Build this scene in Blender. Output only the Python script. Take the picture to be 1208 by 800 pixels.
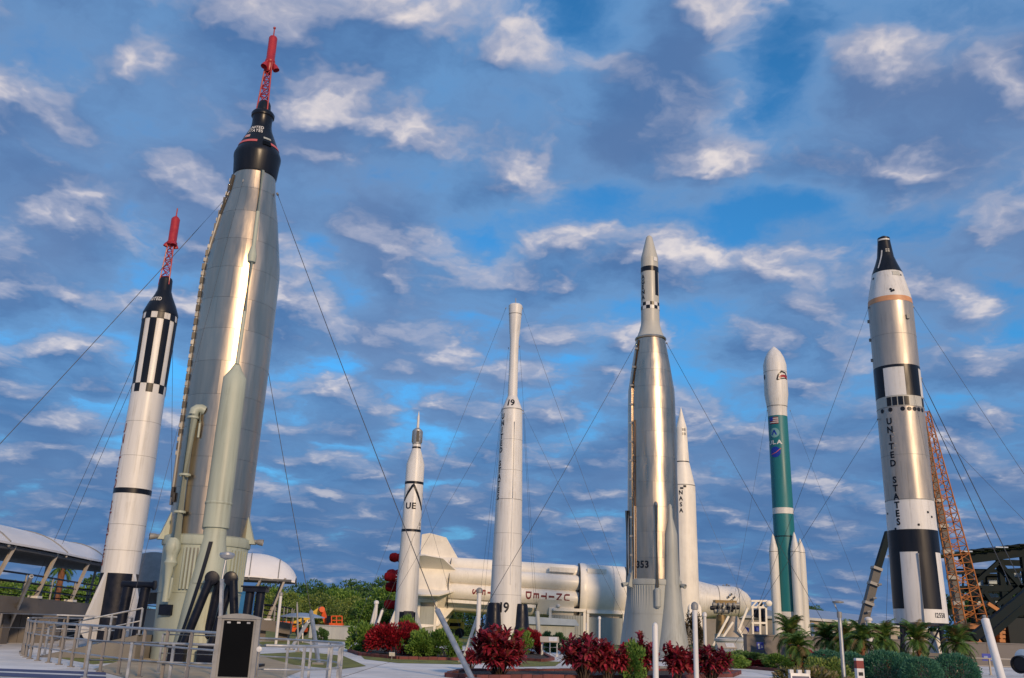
import bpy, bmesh, math, random
from mathutils import Vector, Matrix
R = math.radians
scene = bpy.context.scene
for o in list(bpy.data.objects):
    bpy.data.objects.remove(o)
col = scene.collection
random.seed(7)

# ------------------------------------------------------------------ camera
W, H, FPX = 1208.0, 800.0, 1072.0          # photograph size and focal length in its pixels
EYE, PITCH, ROLL = 1.6, R(17.55), R(1.98)
FWD = Vector((0, math.cos(PITCH), math.sin(PITCH)))
RT0 = Vector((1, 0, 0)); UP0 = Vector((0, -math.sin(PITCH), math.cos(PITCH)))
RGT = RT0 * math.cos(ROLL) + UP0 * math.sin(ROLL)
UPV = UP0 * math.cos(ROLL) - RT0 * math.sin(ROLL)
CAM = Vector((0, 0, EYE))
cam_data = bpy.data.cameras.new('camera'); cam = bpy.data.objects.new('camera', cam_data)
col.objects.link(cam); scene.camera = cam
cam.matrix_world = Matrix(((RGT.x, UPV.x, -FWD.x, CAM.x), (RGT.y, UPV.y, -FWD.y, CAM.y),
                           (RGT.z, UPV.z, -FWD.z, CAM.z), (0, 0, 0, 1)))
cam_data.sensor_width = 36.0; cam_data.lens = FPX / W * 36.0
cam_data.clip_start = 0.1; cam_data.clip_end = 9000

# ------------------------------------------------------------------ exposure
vs = scene.view_settings
vs.view_transform = 'Standard'; vs.look = 'None'; vs.gamma = 1.0; vs.use_curve_mapping = False
vs.exposure = 0.15
scene.cycles.use_denoising = True
scene.cycles.max_bounces = 6
scene.cycles.caustics_reflective = False; scene.cycles.caustics_refractive = False

# ------------------------------------------------------------------ sun
SUN_EL, SUN_AZ = R(20), R(155)             # azimuth clockwise from the view direction (+Y)
SUN_DIR = Vector((math.sin(SUN_AZ) * math.cos(SUN_EL), math.cos(SUN_AZ) * math.cos(SUN_EL), math.sin(SUN_EL)))
sl = bpy.data.lights.new('sun', 'SUN'); sl.energy = 2.7; sl.angle = R(5); sl.color = (1.0, 0.71, 0.43)
sun = bpy.data.objects.new('sun', sl); col.objects.link(sun)
sun.rotation_euler = (-SUN_DIR).to_track_quat('-Z', 'Y').to_euler(); sun.location = (0, 0, 60)

# ------------------------------------------------------------------ sky with a broken cloud deck
world = bpy.data.worlds.new('World'); scene.world = world; world.use_nodes = True
world.cycles.sampling_method = 'MANUAL'; world.cycles.sample_map_resolution = 256
NT = world.node_tree; NT.nodes.clear()
def nd(nt, typ, **kw):
    n = nt.nodes.new(typ)
    for k, v in kw.items(): setattr(n, k, v)
    return n
def mth(nt, op, a, b=None, c=None, clamp=False):
    n = nt.nodes.new('ShaderNodeMath'); n.operation = op; n.use_clamp = clamp
    for i, v in enumerate((a, b, c)):
        if v is None: continue
        if isinstance(v, (int, float)): n.inputs[i].default_value = v
        else: nt.links.new(v, n.inputs[i])
    return n.outputs[0]
def vmth(nt, op, a, b=None):
    n = nt.nodes.new('ShaderNodeVectorMath'); n.operation = op
    for i, v in enumerate((a, b)):
        if v is None: continue
        if isinstance(v, (tuple, list, Vector)): n.inputs[i].default_value = tuple(v)
        elif isinstance(v, (int, float)): n.inputs[3].default_value = v
        else: nt.links.new(v, n.inputs[i])
    return n.outputs['Value'] if op in ('DOT_PRODUCT', 'LENGTH') else n.outputs[0]
def vscale(nt, a, s):
    n = nt.nodes.new('ShaderNodeVectorMath'); n.operation = 'SCALE'
    nt.links.new(a, n.inputs[0])
    if isinstance(s, (int, float)): n.inputs['Scale'].default_value = s
    else: nt.links.new(s, n.inputs['Scale'])
    return n.outputs[0]
def sstep(nt, v, lo, hi, o0=0.0, o1=1.0):
    n = nt.nodes.new('ShaderNodeMapRange'); n.interpolation_type = 'SMOOTHSTEP'
    nt.links.new(v, n.inputs[0])
    n.inputs[1].default_value = lo; n.inputs[2].default_value = hi
    n.inputs[3].default_value = o0; n.inputs[4].default_value = o1
    return n.outputs[0]
def mixc(nt, f, a, b, mode='MIX'):
    n = nt.nodes.new('ShaderNodeMix'); n.data_type = 'RGBA'; n.blend_type = mode; n.clamp_factor = True
    for i, v in ((0, f), (6, a), (7, b)):
        if isinstance(v, (int, float)): n.inputs[i].default_value = v
        elif isinstance(v, (tuple, list)): n.inputs[i].default_value = tuple(v)[:3] + (1,)
        else: nt.links.new(v, n.inputs[i])
    return n.outputs[2]
def noise(nt, vec, scale, detail, rough=0.5, dist=0.0, lac=2.0):
    n = nt.nodes.new('ShaderNodeTexNoise'); n.noise_dimensions = '3D'
    nt.links.new(vec, n.inputs['Vector'])
    n.inputs['Scale'].default_value = scale; n.inputs['Detail'].default_value = detail
    n.inputs['Roughness'].default_value = rough; n.inputs['Distortion'].default_value = dist
    n.inputs['Lacunarity'].default_value = lac
    return n
def pixdir(px, py):
    return (FWD + UPV * ((400 - py) / FPX) + RGT * ((px - 604) / FPX)).normalized()
BG = 0.10
SKY_TINT = (0.42, 1.26, 1.68)
sky = nd(NT, 'ShaderNodeTexSky'); sky.sky_type = 'NISHITA'; sky.sun_disc = False
sky.sun_elevation = SUN_EL; sky.sun_rotation = SUN_AZ
sky.air_density = 1.0; sky.dust_density = 0.2; sky.ozone_density = 3.0
tc = nd(NT, 'ShaderNodeTexCoord')
D = vmth(NT, 'NORMALIZE', tc.outputs['Generated'])
sep = nd(NT, 'ShaderNodeSeparateXYZ'); NT.links.new(D, sep.inputs[0])
zc = mth(NT, 'MAXIMUM', sep.outputs[2], 0.0)
inv = mth(NT, 'DIVIDE', 1.0, mth(NT, "ADD", zc, 0.21))
cmb = nd(NT, 'ShaderNodeCombineXYZ')
NT.links.new(mth(NT, 'MULTIPLY', sep.outputs[0], inv), cmb.inputs[0])
NT.links.new(mth(NT, 'MULTIPLY', sep.outputs[1], inv), cmb.inputs[1])
cmb.inputs[2].default_value = 3.7
PL = cmb.outputs[0]                                    # position on the flat cloud deck
# cloud masses and clear gaps standing where the photograph has them: (px, py, rx, ry, weight)
BLOBS = [(800, 60, 55, 50, .16), (750, 110, 70, 55, .12), (895, 40, 70, 50, -.24), (865, 150, 50, 60, -.22), (1120, 105, 95, 55, .20),
         (680, 180, 130, 70, .14), (930, 190, 140, 26, .20), (905, 250, 110, 28, -.20), (1090, 225, 70, 34, .16), (1190, 160, 60, 60, .06),
         (455, 252, 85, 22, .26), (420, 200, 80, 28, -.16), (130, 195, 130, 26, .20), (35, 120, 75, 30, .20), (130, 90, 80, 40, -.12),
         (45, 170, 60, 16, -.12), (560, 270, 50, 26, -.16), (1170, 20, 70, 30, -.18), (650, 20, 60, 40, -.12), (430, 60, 120, 70, .10),
         (250, 60, 120, 60, .08), (60, 250, 90, 40, .12), (1180, 340, 50, 50, -.16), (700, 260, 70, 24, -.10), (480, 395, 100, 26, .10)]
warp = noise(NT, PL, 3.0, 4, 0.6)
wv = vmth(NT, 'SUBTRACT', warp.outputs['Color'], (0.5, 0.5, 0.5))
DW = vmth(NT, 'ADD', D, vscale(NT, wv, 0.16))
bl = None
for (bx, by, rx, ry, wt) in BLOBS:
    b = pixdir(bx, by); e1 = RGT.copy(); e1 = (e1 - b * e1.dot(b)).normalized(); e2 = b.cross(e1)
    u = mth(NT, 'MULTIPLY', vmth(NT, 'DOT_PRODUCT', DW, e1), FPX / rx)
    v = mth(NT, 'MULTIPLY', mth(NT, 'SUBTRACT', vmth(NT, 'DOT_PRODUCT', DW, e2), 0.0), FPX / ry)
    f = mth(NT, 'ADD', mth(NT, 'MULTIPLY', u, u), mth(NT, 'MULTIPLY', v, v))
    front = mth(NT, 'GREATER_THAN', vmth(NT, 'DOT_PRODUCT', D, b), 0.5)
    g = mth(NT, 'MULTIPLY', mth(NT, 'MULTIPLY', mth(NT, 'EXPONENT', mth(NT, 'MULTIPLY', f, -0.8)), wt), front)
    bl = g if bl is None else mth(NT, 'ADD', bl, g)
SUNP = Vector((SUN_DIR.x, SUN_DIR.y, 0)).normalized()
def puff(vec, scale, smooth):
    n = NT.nodes.new('ShaderNodeTexVoronoi'); n.feature = 'SMOOTH_F1'; n.voronoi_dimensions = '2D'
    NT.links.new(vec, n.inputs['Vector']); n.inputs['Scale'].default_value = scale; n.inputs['Smoothness'].default_value = smooth
    n.inputs['Randomness'].default_value = 1.0
    return mth(NT, 'SUBTRACT', 0.72, n.outputs['Distance'])
wp = noise(NT, PL, 3.6, 5, 0.6)
PW = vmth(NT, 'ADD', PL, vscale(NT, vmth(NT, 'SUBTRACT', wp.outputs['Color'], (0.5, 0.5, 0.5)), 0.30))
def density(vec, det):
    big = noise(NT, vec, 1.2, 2, 0.5)
    mid = noise(NT, vec, 5.4, det, 0.59, 0.2)
    s = mth(NT, 'ADD', mth(NT, 'MULTIPLY', big.outputs['Fac'], 0.34), mth(NT, 'MULTIPLY', mid.outputs['Fac'], 0.46))
    return mth(NT, 'ADD', s, mth(NT, 'MULTIPLY', puff(vec, 5.0, 0.55), 0.36))
d0 = density(PW, 7)
da = density(PW, 3)
d1 = density(vmth(NT, 'ADD', PW, tuple(SUNP * 0.075)), 3)
d2 = density(vmth(NT, 'ADD', PW, tuple(SUNP * 0.030)), 7)
lowcov = sstep(NT, zc, 0.04, 0.50, 0.20, 0.10)          # the deck closes up towards the horizon
blv = mth(NT, 'MULTIPLY', bl, 0.62)
dens = mth(NT, 'ADD', mth(NT, 'ADD', d0, blv), lowcov)
cover = sstep(NT, dens, 0.43, 0.62)
thick = sstep(NT, dens, 0.55, 0.80)
# sides that face the low sun are bright, the rest of each cloud is in its own shade
slope = mth(NT, 'ADD', mth(NT, 'MULTIPLY', mth(NT, 'SUBTRACT', da, d1), 5.2), mth(NT, 'MULTIPLY', mth(NT, 'SUBTRACT', d0, d2), 5.5))
glow = mth(NT, 'MULTIPLY', sstep(NT, slope, -0.15, 1.20), sstep(NT, dens, 0.48, 0.62))
core = mth(NT, 'MULTIPLY', sstep(NT, slope, 0.72, 1.75), sstep(NT, dens, 0.54, 0.64))
far = sstep(NT, zc, 0.03, 0.36, 0.26, 1.0)
glow = mth(NT, 'MULTIPLY', glow, far); core = mth(NT, 'MULTIPLY', core, far)
def lin(r, g, b):
    f = lambda c: ((c / 255 + 0.055) / 1.055) ** 2.4 if c > 10 else c / 255 / 12.92
    return (f(r), f(g), f(b))
def sc(c, k): return tuple(x * k for x in c)
shade = mixc(NT, thick, sc(lin(110, 156, 206), 1 / BG), sc(lin(82, 118, 168), 1 / BG))
mauve = noise(NT, PL, 1.7, 3, 0.5)
shade = mixc(NT, sstep(NT, mauve.outputs['Fac'], 0.40, 0.66, 0.0, 0.55), shade, sc(lin(118, 138, 176), 1 / BG))
shade = mixc(NT, sstep(NT, zc, 0.02, 0.30, 0.75, 0.0), shade, sc(lin(72, 106, 158), 1 / BG))
cloud = mixc(NT, mth(NT, 'MULTIPLY', glow, 0.78), shade, sc(lin(190, 190, 206), 1 / BG))
cloud = mixc(NT, mth(NT, 'MULTIPLY', core, 0.95), cloud, sc(lin(244, 232, 226), 1 / BG))
skyc = mixc(NT, 1.0, sky.outputs[0], SKY_TINT, 'MULTIPLY')
skyc = mixc(NT, sstep(NT, zc, 0.0, 0.30, 0.85, 0.0), skyc, sc(lin(92, 136, 186), 1 / BG))
final = mixc(NT, mth(NT, 'MULTIPLY', cover, 0.92), skyc, cloud)
bgn = nd(NT, 'ShaderNodeBackground'); bgn.inputs[1].default_value = BG * 0.88
NT.links.new(final, bgn.inputs[0])
wo = nd(NT, 'ShaderNodeOutputWorld'); NT.links.new(bgn.outputs[0], wo.inputs[0])

# ------------------------------------------------------------------ helpers: pixels of the photograph -> places
def P(px, py, Y):
    """point on the line of sight of a photograph pixel, Y metres in front of the camera"""
    d = FWD + UPV * ((400 - py) / FPX) + RGT * ((px - 604) / FPX)
    return CAM + d * (Y / d.y)
def PZ(px, py, z=0.0):
    d = FWD + UPV * ((400 - py) / FPX) + RGT * ((px - 604) / FPX)
    return CAM + d * ((z - EYE) / d.z)
def proj(p):
    v = Vector(p) - CAM; k = FPX / v.dot(FWD)
    return 604 + v.dot(RGT) * k, 400 - v.dot(UPV) * k
def base(px, Y, z=0.0):
    """point at height z and distance Y that shows at column px"""
    lo, hi = -400.0, 400.0
    for _ in range(50):
        m = (lo + hi) / 2
        if proj((m, Y, z))[0] < px: lo = m
        else: hi = m
    return Vector(((lo + hi) / 2, Y, z))
V = Vector

# ------------------------------------------------------------------ helpers: materials
MATS = {}
def mat(name, rgb, rough=0.5, metal=0.0, var=0.12, vscale_=(1, 1, 1), nscale=1.5, bump=0.0, bscale=20.0, objvar=0.0, spec=0.5, coat=0.0, rvar=0.12, streak=0.0):
    m = bpy.data.materials.new(name); m.use_nodes = True; nt = m.node_tree
    b = nt.nodes['Principled BSDF']
    b.inputs['Metallic'].default_value = metal
    b.inputs['Specular IOR Level'].default_value = spec
    b.inputs['Coat Weight'].default_value = coat
    t = nt.nodes.new('ShaderNodeTexCoord'); mp = nt.nodes.new('ShaderNodeMapping')
    mp.inputs['Scale'].default_value = vscale_
    nt.links.new(t.outputs['Object'], mp.inputs['Vector'])
    n = noise(nt, mp.outputs[0], nscale, 6, 0.62)
    f = sstep(nt, n.outputs['Fac'], 0.3, 0.72)
    c = mixc(nt, f, sc(rgb, 1 - var), sc(rgb, 1 + var * 0.6))
    if streak:
        m2 = nt.nodes.new('ShaderNodeMapping'); m2.inputs['Scale'].default_value = (2.6, 2.6, 0.10)
        nt.links.new(t.outputs['Object'], m2.inputs['Vector'])
        s1_ = noise(nt, m2.outputs[0], 2.4, 7, 0.66)
        s2_ = noise(nt, t.outputs['Object'], 0.55, 4, 0.6)
        g_ = mth(nt, 'MULTIPLY', sstep(nt, s1_.outputs['Fac'], 0.47, 0.68), sstep(nt, s2_.outputs['Fac'], 0.36, 0.60))
        c = mixc(nt, mth(nt, 'MULTIPLY', g_, streak), c, (rgb[0] * 0.42, rgb[1] * 0.39, rgb[2] * 0.34))
        sp_ = noise(nt, t.outputs['Object'], 9.0, 3, 0.6)
        c = mixc(nt, sstep(nt, sp_.outputs['Fac'], 0.66, 0.74, 0.0, streak * 0.7), c, (rgb[0] * 0.5, rgb[1] * 0.45, rgb[2] * 0.40))
    if objvar:
        oi = nt.nodes.new('ShaderNodeObjectInfo')
        c = mixc(nt, 1.0, c, mixc(nt, oi.outputs['Random'], (1 - objvar,) * 3, (1 + objvar * 0.5,) * 3), 'MULTIPLY')
    nt.links.new(c, b.inputs['Base Color'])
    nt.links.new(sstep(nt, n.outputs['Fac'], 0.3, 0.7, max(0.02, rough - rvar), min(1, rough + rvar)), b.inputs['Roughness'])
    if bump:
        bn = noise(nt, mp.outputs[0], bscale, 4, 0.6); bp = nt.nodes.new('ShaderNodeBump')
        bp.inputs['Strength'].default_value = bump; bp.inputs['Distance'].default_value = 0.05
        nt.links.new(bn.outputs['Fac'], bp.inputs['Height']); nt.links.new(bp.outputs[0], b.inputs['Normal'])
    MATS[name] = m
    return m
def leafmat(name, cols, rough=0.5, trans=0.3):
    """leaves: every leaf (mesh island) takes its own tone between the given colours"""
    m = bpy.data.materials.new(name); m.use_nodes = True; nt = m.node_tree
    b = nt.nodes['Principled BSDF']; out = nt.nodes['Material Output']
    g = nt.nodes.new('ShaderNodeNewGeometry'); r = nt.nodes.new('ShaderNodeValToRGB')
    e = r.color_ramp.elements
    while len(e) < len(cols): e.new(0.5)
    for i, c in enumerate(cols):
        e[i].position = i / (len(cols) - 1); e[i].color = tuple(c) + (1,)
    nt.links.new(g.outputs['Random Per Island'], r.inputs[0])
    nt.links.new(r.outputs[0], b.inputs['Base Color']); b.inputs['Roughness'].default_value = rough
    b.inputs['Specular IOR Level'].default_value = 0.35
    tr = nt.nodes.new('ShaderNodeBsdfTranslucent'); nt.links.new(r.outputs[0], tr.inputs[0])
    mx = nt.nodes.new('ShaderNodeMixShader'); mx.inputs[0].default_value = trans
    nt.links.new(b.outputs[0], mx.inputs[1]); nt.links.new(tr.outputs[0], mx.inputs[2]); nt.links.new(mx.outputs[0], out.inputs[0])
    return m
ST = (1, 1, 0.12)     # streaks that run down a standing rocket
white = mat('white_paint', (0.70, 0.695, 0.68), 0.42, 0, 0.10, ST, 1.2, 0.10, 2, streak=0.42)
cream = mat('cream_paint', (0.86, 0.82, 0.74), 0.45, 0, 0.08, (1, 1, 1), 0.6, 0.08, 2, streak=0.18)
black = mat('black_paint', (0.008, 0.010, 0.017), 0.36, 0, 0.35, ST, 1.5, 0.05, 4, spec=0.32)
navy = mat('dark_steel_paint', (0.007, 0.010, 0.022), 0.40, 0, 0.3, (1, 1, 1), 2.5, 0.08, 8, spec=0.25)
steel = mat('bare_steel_skin', (0.58, 0.475, 0.36), 0.34, 1.0, 0.14, (1, 1, 0.12), 2.2, 0.14, 1.6, objvar=0.08, rvar=0.06, streak=0.16)
steel2 = mat('weathered_steel_skin', (0.56, 0.465, 0.36), 0.33, 1.0, 0.16, (1, 1, 0.15), 2.5, 0.14, 1.8, objvar=0.10, rvar=0.07, streak=0.18)
silver = mat('silver_paint', (0.44, 0.40, 0.355), 0.42, 0.55, 0.14, ST, 1.6, 0.08, 3, objvar=0.05, streak=0.35)
pale = mat('pale_green_grey_paint', (0.385, 0.43, 0.36), 0.5, 0, 0.12, ST, 1.4, 0.05, 5, streak=0.4)
pale2 = mat('pale_grey_paint', (0.36, 0.385, 0.37), 0.5, 0, 0.12, ST, 1.2, 0.05, 5, streak=0.35)
agrey = mat('warm_grey_paint', (0.46, 0.46, 0.42), 0.45, 0, 0.08, ST, 1.5, 0.03, 5)
red = mat('red_paint', (0.36, 0.020, 0.030), 0.45, 0, 0.2, (1, 1, 1), 3, 0.05, 8)
redcloth = mat('red_cover_cloth', (0.20, 0.008, 0.014), 0.85, 0, 0.4, (1, 1, 1), 2.6, 0.8, 3, spec=0.1)
redtext = mat('dark_red_lettering', (0.20, 0.010, 0.012), 0.5, 0, 0.15)
teal = mat('teal_paint', (0.014, 0.165, 0.190), 0.42, 0, 0.10, ST, 1.0, 0.04, 4)
peach = mat('faded_orange_paint', (0.62, 0.30, 0.14), 0.5, 0, 0.12)
orange = mat('orange_machine_paint', (0.44, 0.16, 0.036), 0.45, 0, 0.2, (1, 1, 1), 1.5)
orangered = mat('bright_orange_paint', (0.72, 0.10, 0.012), 0.45, 0, 0.15)
yellow = mat('yellow_machine_paint', (0.70, 0.45, 0.06), 0.45, 0, 0.2)
galv = mat('galvanised_steel', (0.50, 0.50, 0.49), 0.42, 0.75, 0.18, (1, 1, 1), 3.0)
greym = mat('grey_metal_paint', (0.25, 0.25, 0.245), 0.45, 0.1, 0.15, (1, 1, 1), 2.5)
cable = mat('dark_steel_cable', (0.07, 0.075, 0.085), 0.5, 0.3, 0.2)
glassdark = mat('dark_glass', (0.003, 0.003, 0.003), 0.25, 0, 0.1, rvar=0.03, spec=0.12)
conc = mat('pale_concrete', (0.70, 0.69, 0.67), 0.85, 0, 0.18, (1, 1, 1), 0.30, 0.2, 12)
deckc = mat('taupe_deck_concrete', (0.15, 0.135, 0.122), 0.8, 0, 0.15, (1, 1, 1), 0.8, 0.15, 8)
rampc = mat('ramp_concrete', (0.185, 0.18, 0.175), 0.8, 0, 0.18, (1, 1, 1), 0.9, 0.15, 8)
taupe = mat('taupe_stucco', (0.20, 0.185, 0.175), 0.85, 0, 0.10, (1, 1, 1), 0.9, 0.2, 25)
sand = mat('tan_pad_concrete', (0.44, 0.36, 0.24), 0.85, 0, 0.2, (1, 1, 1), 0.8, 0.15, 12)
brickm = mat('brick_red_kerb', (0.16, 0.048, 0.044), 0.75, 0, 0.3, (1, 1, 1), 3, 0.3, 15, objvar=0.25)
soil = mat('mulch_soil', (0.050, 0.032, 0.022), 0.95, 0, 0.5, (1, 1, 1), 5, 0.5, 20)
turf = mat('mown_turf', (0.20, 0.21, 0.045), 0.95, 0, 0.45, (1, 1, 1), 1.2, 0.5, 30)
membrane = mat('white_membrane_roof', (0.74, 0.74, 0.75), 0.5, 0, 0.06, (1, 1, 1), 0.5)
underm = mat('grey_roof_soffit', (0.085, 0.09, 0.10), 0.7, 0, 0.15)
beige = mat('beige_steel_post', (0.40, 0.36, 0.31), 0.5, 0, 0.12)
bark = mat('bark', (0.085, 0.060, 0.042), 0.9, 0, 0.4, (1, 1, 0.4), 4, 0.6, 10)
palmbark = mat('palm_bark', (0.20, 0.085, 0.045), 0.9, 0, 0.4, (1, 1, 1), 5, 0.6, 10)
dgreen = mat('dark_green_steel', (0.012, 0.020, 0.024), 0.6, 0.0, 0.25, (1, 1, 1), 1.0, spec=0.08)
panelblue = mat('pale_blue_panel', (0.42, 0.52, 0.62), 0.4, 0, 0.12)
signblue = mat('sign_blue', (0.008, 0.035, 0.36), 0.45, 0, 0.1)
tanwall = mat('tan_wall', (0.46, 0.40, 0.33), 0.8, 0, 0.12, (1, 1, 1), 0.6)
metalroof = mat('blue_grey_metal_roof', (0.30, 0.38, 0.50), 0.45, 0.2, 0.08, (1, 1, 1), 0.4)
brass = mat('bronze_engine_metal', (0.20, 0.145, 0.07), 0.5, 0.5, 0.3, (1, 1, 1), 2)
pinktrim = mat('pink_red_stripe', (0.55, 0.12, 0.12), 0.5)
taupem = mat('taupe_steel_post', (0.22, 0.205, 0.19), 0.55, 0, 0.15)
blueplastic = mat('bright_blue_plastic', (0.02, 0.16, 0.42), 0.5)

# ------------------------------------------------------------------ helpers: things and meshes
def org(o):
    p = V((0, 0, 0))
    while o is not None:
        p = p + o.location; o = o.parent
    return p
def tag(o, label, cat, group=None):
    o['label'] = label; o['category'] = cat
    if group: o['group'] = group
    return o
def thing(name, label, cat, loc=(0, 0, 0), group=None):
    o = bpy.data.objects.new(name, None); col.objects.link(o); o.location = V(loc); o.empty_display_size = 0.3
    return tag(o, label, cat, group)
def copy_tree(o, parent=None):
    c = o.copy(); col.objects.link(c); c.parent = parent
    for ch in list(o.children): copy_tree(ch, c)
    return c
def basis(d):
    d = V(d).normalized(); a = V((0, 0, 1)) if abs(d.z) < 0.95 else V((1, 0, 0))
    x = d.cross(a).normalized(); y = x.cross(d).normalized()
    return x, y, d
class MB:
    def __init__(s): s.v = []; s.f = []
    def add(s, vs_, fs):
        n = len(s.v); s.v += [V(p) for p in vs_]; s.f += [tuple(i + n for i in f) for f in fs]; return s
    def box(s, c, size, ax=None):
        c = V(c); ax = ax or (V((1, 0, 0)), V((0, 1, 0)), V((0, 0, 1)))
        h = [k / 2 for k in size]; vs_ = []
        for sx in (-1, 1):
            for sy in (-1, 1):
                for sz in (-1, 1): vs_.append(c + ax[0] * (sx * h[0]) + ax[1] * (sy * h[1]) + ax[2] * (sz * h[2]))
        return s.add(vs_, [(0, 1, 3, 2), (4, 6, 7, 5), (0, 4, 5, 1), (2, 3, 7, 6), (0, 2, 6, 4), (1, 5, 7, 3)])
    def bar(s, p, q, w, h=None):
        p, q = V(p), V(q); x, y, d = basis(q - p)
        return s.box((p + q) / 2, (w, h or w, (q - p).length), (x, y, d))
    def tube(s, p, q, r0, r1=None, n=10, cap=True):
        p, q = V(p), V(q); r1 = r0 if r1 is None else r1; x, y, d = basis(q - p)
        vs_ = []
        for c, r in ((p, r0), (q, r1)):
            for i in range(n):
                a = 2 * math.pi * i / n; vs_.append(c + (x * math.cos(a) + y * math.sin(a)) * r)
        fs = [(i, (i + 1) % n, n + (i + 1) % n, n + i) for i in range(n)]
        if cap: fs += [tuple(range(n))[::-1], tuple(range(n, 2 * n))]
        return s.add(vs_, fs)
    def path(s, pts, r, n=8):
        pts = [V(p) for p in pts]; vs_ = []; fs = []; x = None
        for i, p in enumerate(pts):
            d = (pts[min(i + 1, len(pts) - 1)] - pts[max(i - 1, 0)]).normalized()
            if x is None: x, y, _ = basis(d)
            else:
                x = (x - d * x.dot(d)).normalized(); y = d.cross(x)
            for k in range(n):
                a = 2 * math.pi * k / n; vs_.append(p + (x * math.cos(a) + y * math.sin(a)) * r)
        for i in range(len(pts) - 1):
            for k in range(n):
                fs.append((i * n + k, i * n + (k + 1) % n, (i + 1) * n + (k + 1) % n, (i + 1) * n + k))
        fs += [tuple(range(n))[::-1], tuple(range((len(pts) - 1) * n, len(pts) * n))]
        return s.add(vs_, fs)
    def lathe(s, o, ax, prof, n=40, cap=True):
        """prof: (distance along ax, radius); ax = (x, y, axis)"""
        o = V(o); x, y, d = ax; vs_ = []; fs = []
        for (t, r) in prof:
            for i in range(n):
                a = 2 * math.pi * i / n; vs_.append(o + d * t + (x * math.cos(a) + y * math.sin(a)) * max(r, 0.0005))
        for j in range(len(prof) - 1):
            for i in range(n):
                fs.append((j * n + i, j * n + (i + 1) % n, (j + 1) * n + (i + 1) % n, (j + 1) * n + i))
        if cap: fs += [tuple(range(n))[::-1], tuple(range((len(prof) - 1) * n, len(prof) * n))]
        return s.add(vs_, fs)
    def prism(s, pts, off):
        n = len(pts); off = V(off); a = [V(p) for p in pts]
        return s.add(a + [p + off for p in a], [tuple(range(n))[::-1], tuple(range(n, 2 * n))] + [(i, (i + 1) % n, n + (i + 1) % n, n + i) for i in range(n)])
    def build(s, name, m, parent=None, smooth=True, ang=35, o=None):
        o = org(parent) if o is None else V(o)
        me = bpy.data.meshes.new(name); me.from_pydata([tuple(p - o) for p in s.v], [], s.f); me.update()
        bm = bmesh.new(); bm.from_mesh(me); bmesh.ops.recalc_face_normals(bm, faces=bm.faces); bm.to_mesh(me); bm.free()
        if smooth:
            me.polygons.foreach_set('use_smooth', [True] * len(me.polygons)); me.set_sharp_from_angle(angle=R(ang))
        me.materials.append(m)
        ob = bpy.data.objects.new(name, me); col.objects.link(ob)
        if parent is not None: ob.parent = parent
        return ob
def solo(mb, name, m, label, cat, group=None, at=None, **kw):
    """a thing that is one mesh, its origin at its own base"""
    at = at if at is not None else V((sum(p.x for p in mb.v) / len(mb.v), sum(p.y for p in mb.v) / len(mb.v), min(p.z for p in mb.v)))
    ob = mb.build(name, m, None, o=at, **kw); ob.location = at
    return tag(ob, label, cat, group)
def struct(mb, name, m, parent=None, **kw):
    ob = mb.build(name, m, parent, **kw)
    if parent is None: ob['kind'] = 'structure'
    return ob
FONT_CACHE = {}
def glyph(ch, bold=0.02):
    """outline of one character as a flat mesh, 1 unit tall, centred at 0"""
    if (ch, bold) in FONT_CACHE: return FONT_CACHE[(ch, bold)]
    cu = bpy.data.curves.new('glyph', 'FONT'); cu.body = ch; cu.offset = bold; cu.resolution_u = 3
    ob = bpy.data.objects.new('glyph', cu); col.objects.link(ob)
    dg = bpy.context.evaluated_depsgraph_get(); me = bpy.data.meshes.new_from_object(ob.evaluated_get(dg))
    vs_ = [V((v.co.x, v.co.y)) for v in me.vertices]; fs = [tuple(p.vertices) for p in me.polygons]
    bpy.data.objects.remove(ob); bpy.data.curves.remove(cu); bpy.data.meshes.remove(me)
    x0, x1 = min(v.x for v in vs_), max(v.x for v in vs_); y0, y1 = min(v.y for v in vs_), max(v.y for v in vs_)
    k = 1.0 / 0.72
    res = ([V(((v.x - (x0 + x1) / 2) * k, (v.y - (y0 + y1) / 2) * k)) for v in vs_], fs, (x1 - x0) * k)
    FONT_CACHE[(ch, bold)] = res
    return res
def slice_mesh(vs_, fs, n, half):
    """cut a flat glyph into narrow strips so that it can bend round a hull"""
    bm = bmesh.new(); bv = [bm.verts.new((v.x, v.y, 0)) for v in vs_]
    for f in fs:
        try: bm.faces.new([bv[i] for i in f])
        except ValueError: pass
    for i in range(1, n):
        x = -half + 2 * half * i / n
        bmesh.ops.bisect_plane(bm, geom=bm.verts[:] + bm.edges[:] + bm.faces[:], plane_co=(x, 0, 0), plane_no=(1, 0, 0))
    bm.verts.index_update()
    out = ([V((v.co.x, v.co.y)) for v in bm.verts], [tuple(v.index for v in f.verts) for f in bm.faces]); bm.free()
    return out
def flat_text(mb, s, o, ux, uy, h, bold=0.02, sx=1.0, gap=0.16):
    """a line of writing laid flat: o is its left base, ux/uy unit directions, h letter height"""
    x = 0.0; o = V(o)
    for ch in s:
        if ch == ' ': x += h * 0.5; continue
        g, fs, w = glyph(ch, bold)
        mb.add([o + ux * (x + (v.x + w / 2) * h * sx) + uy * ((v.y + 0.5) * h) for v in g], fs)
        x += (w + gap) * h * sx
    return x

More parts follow.
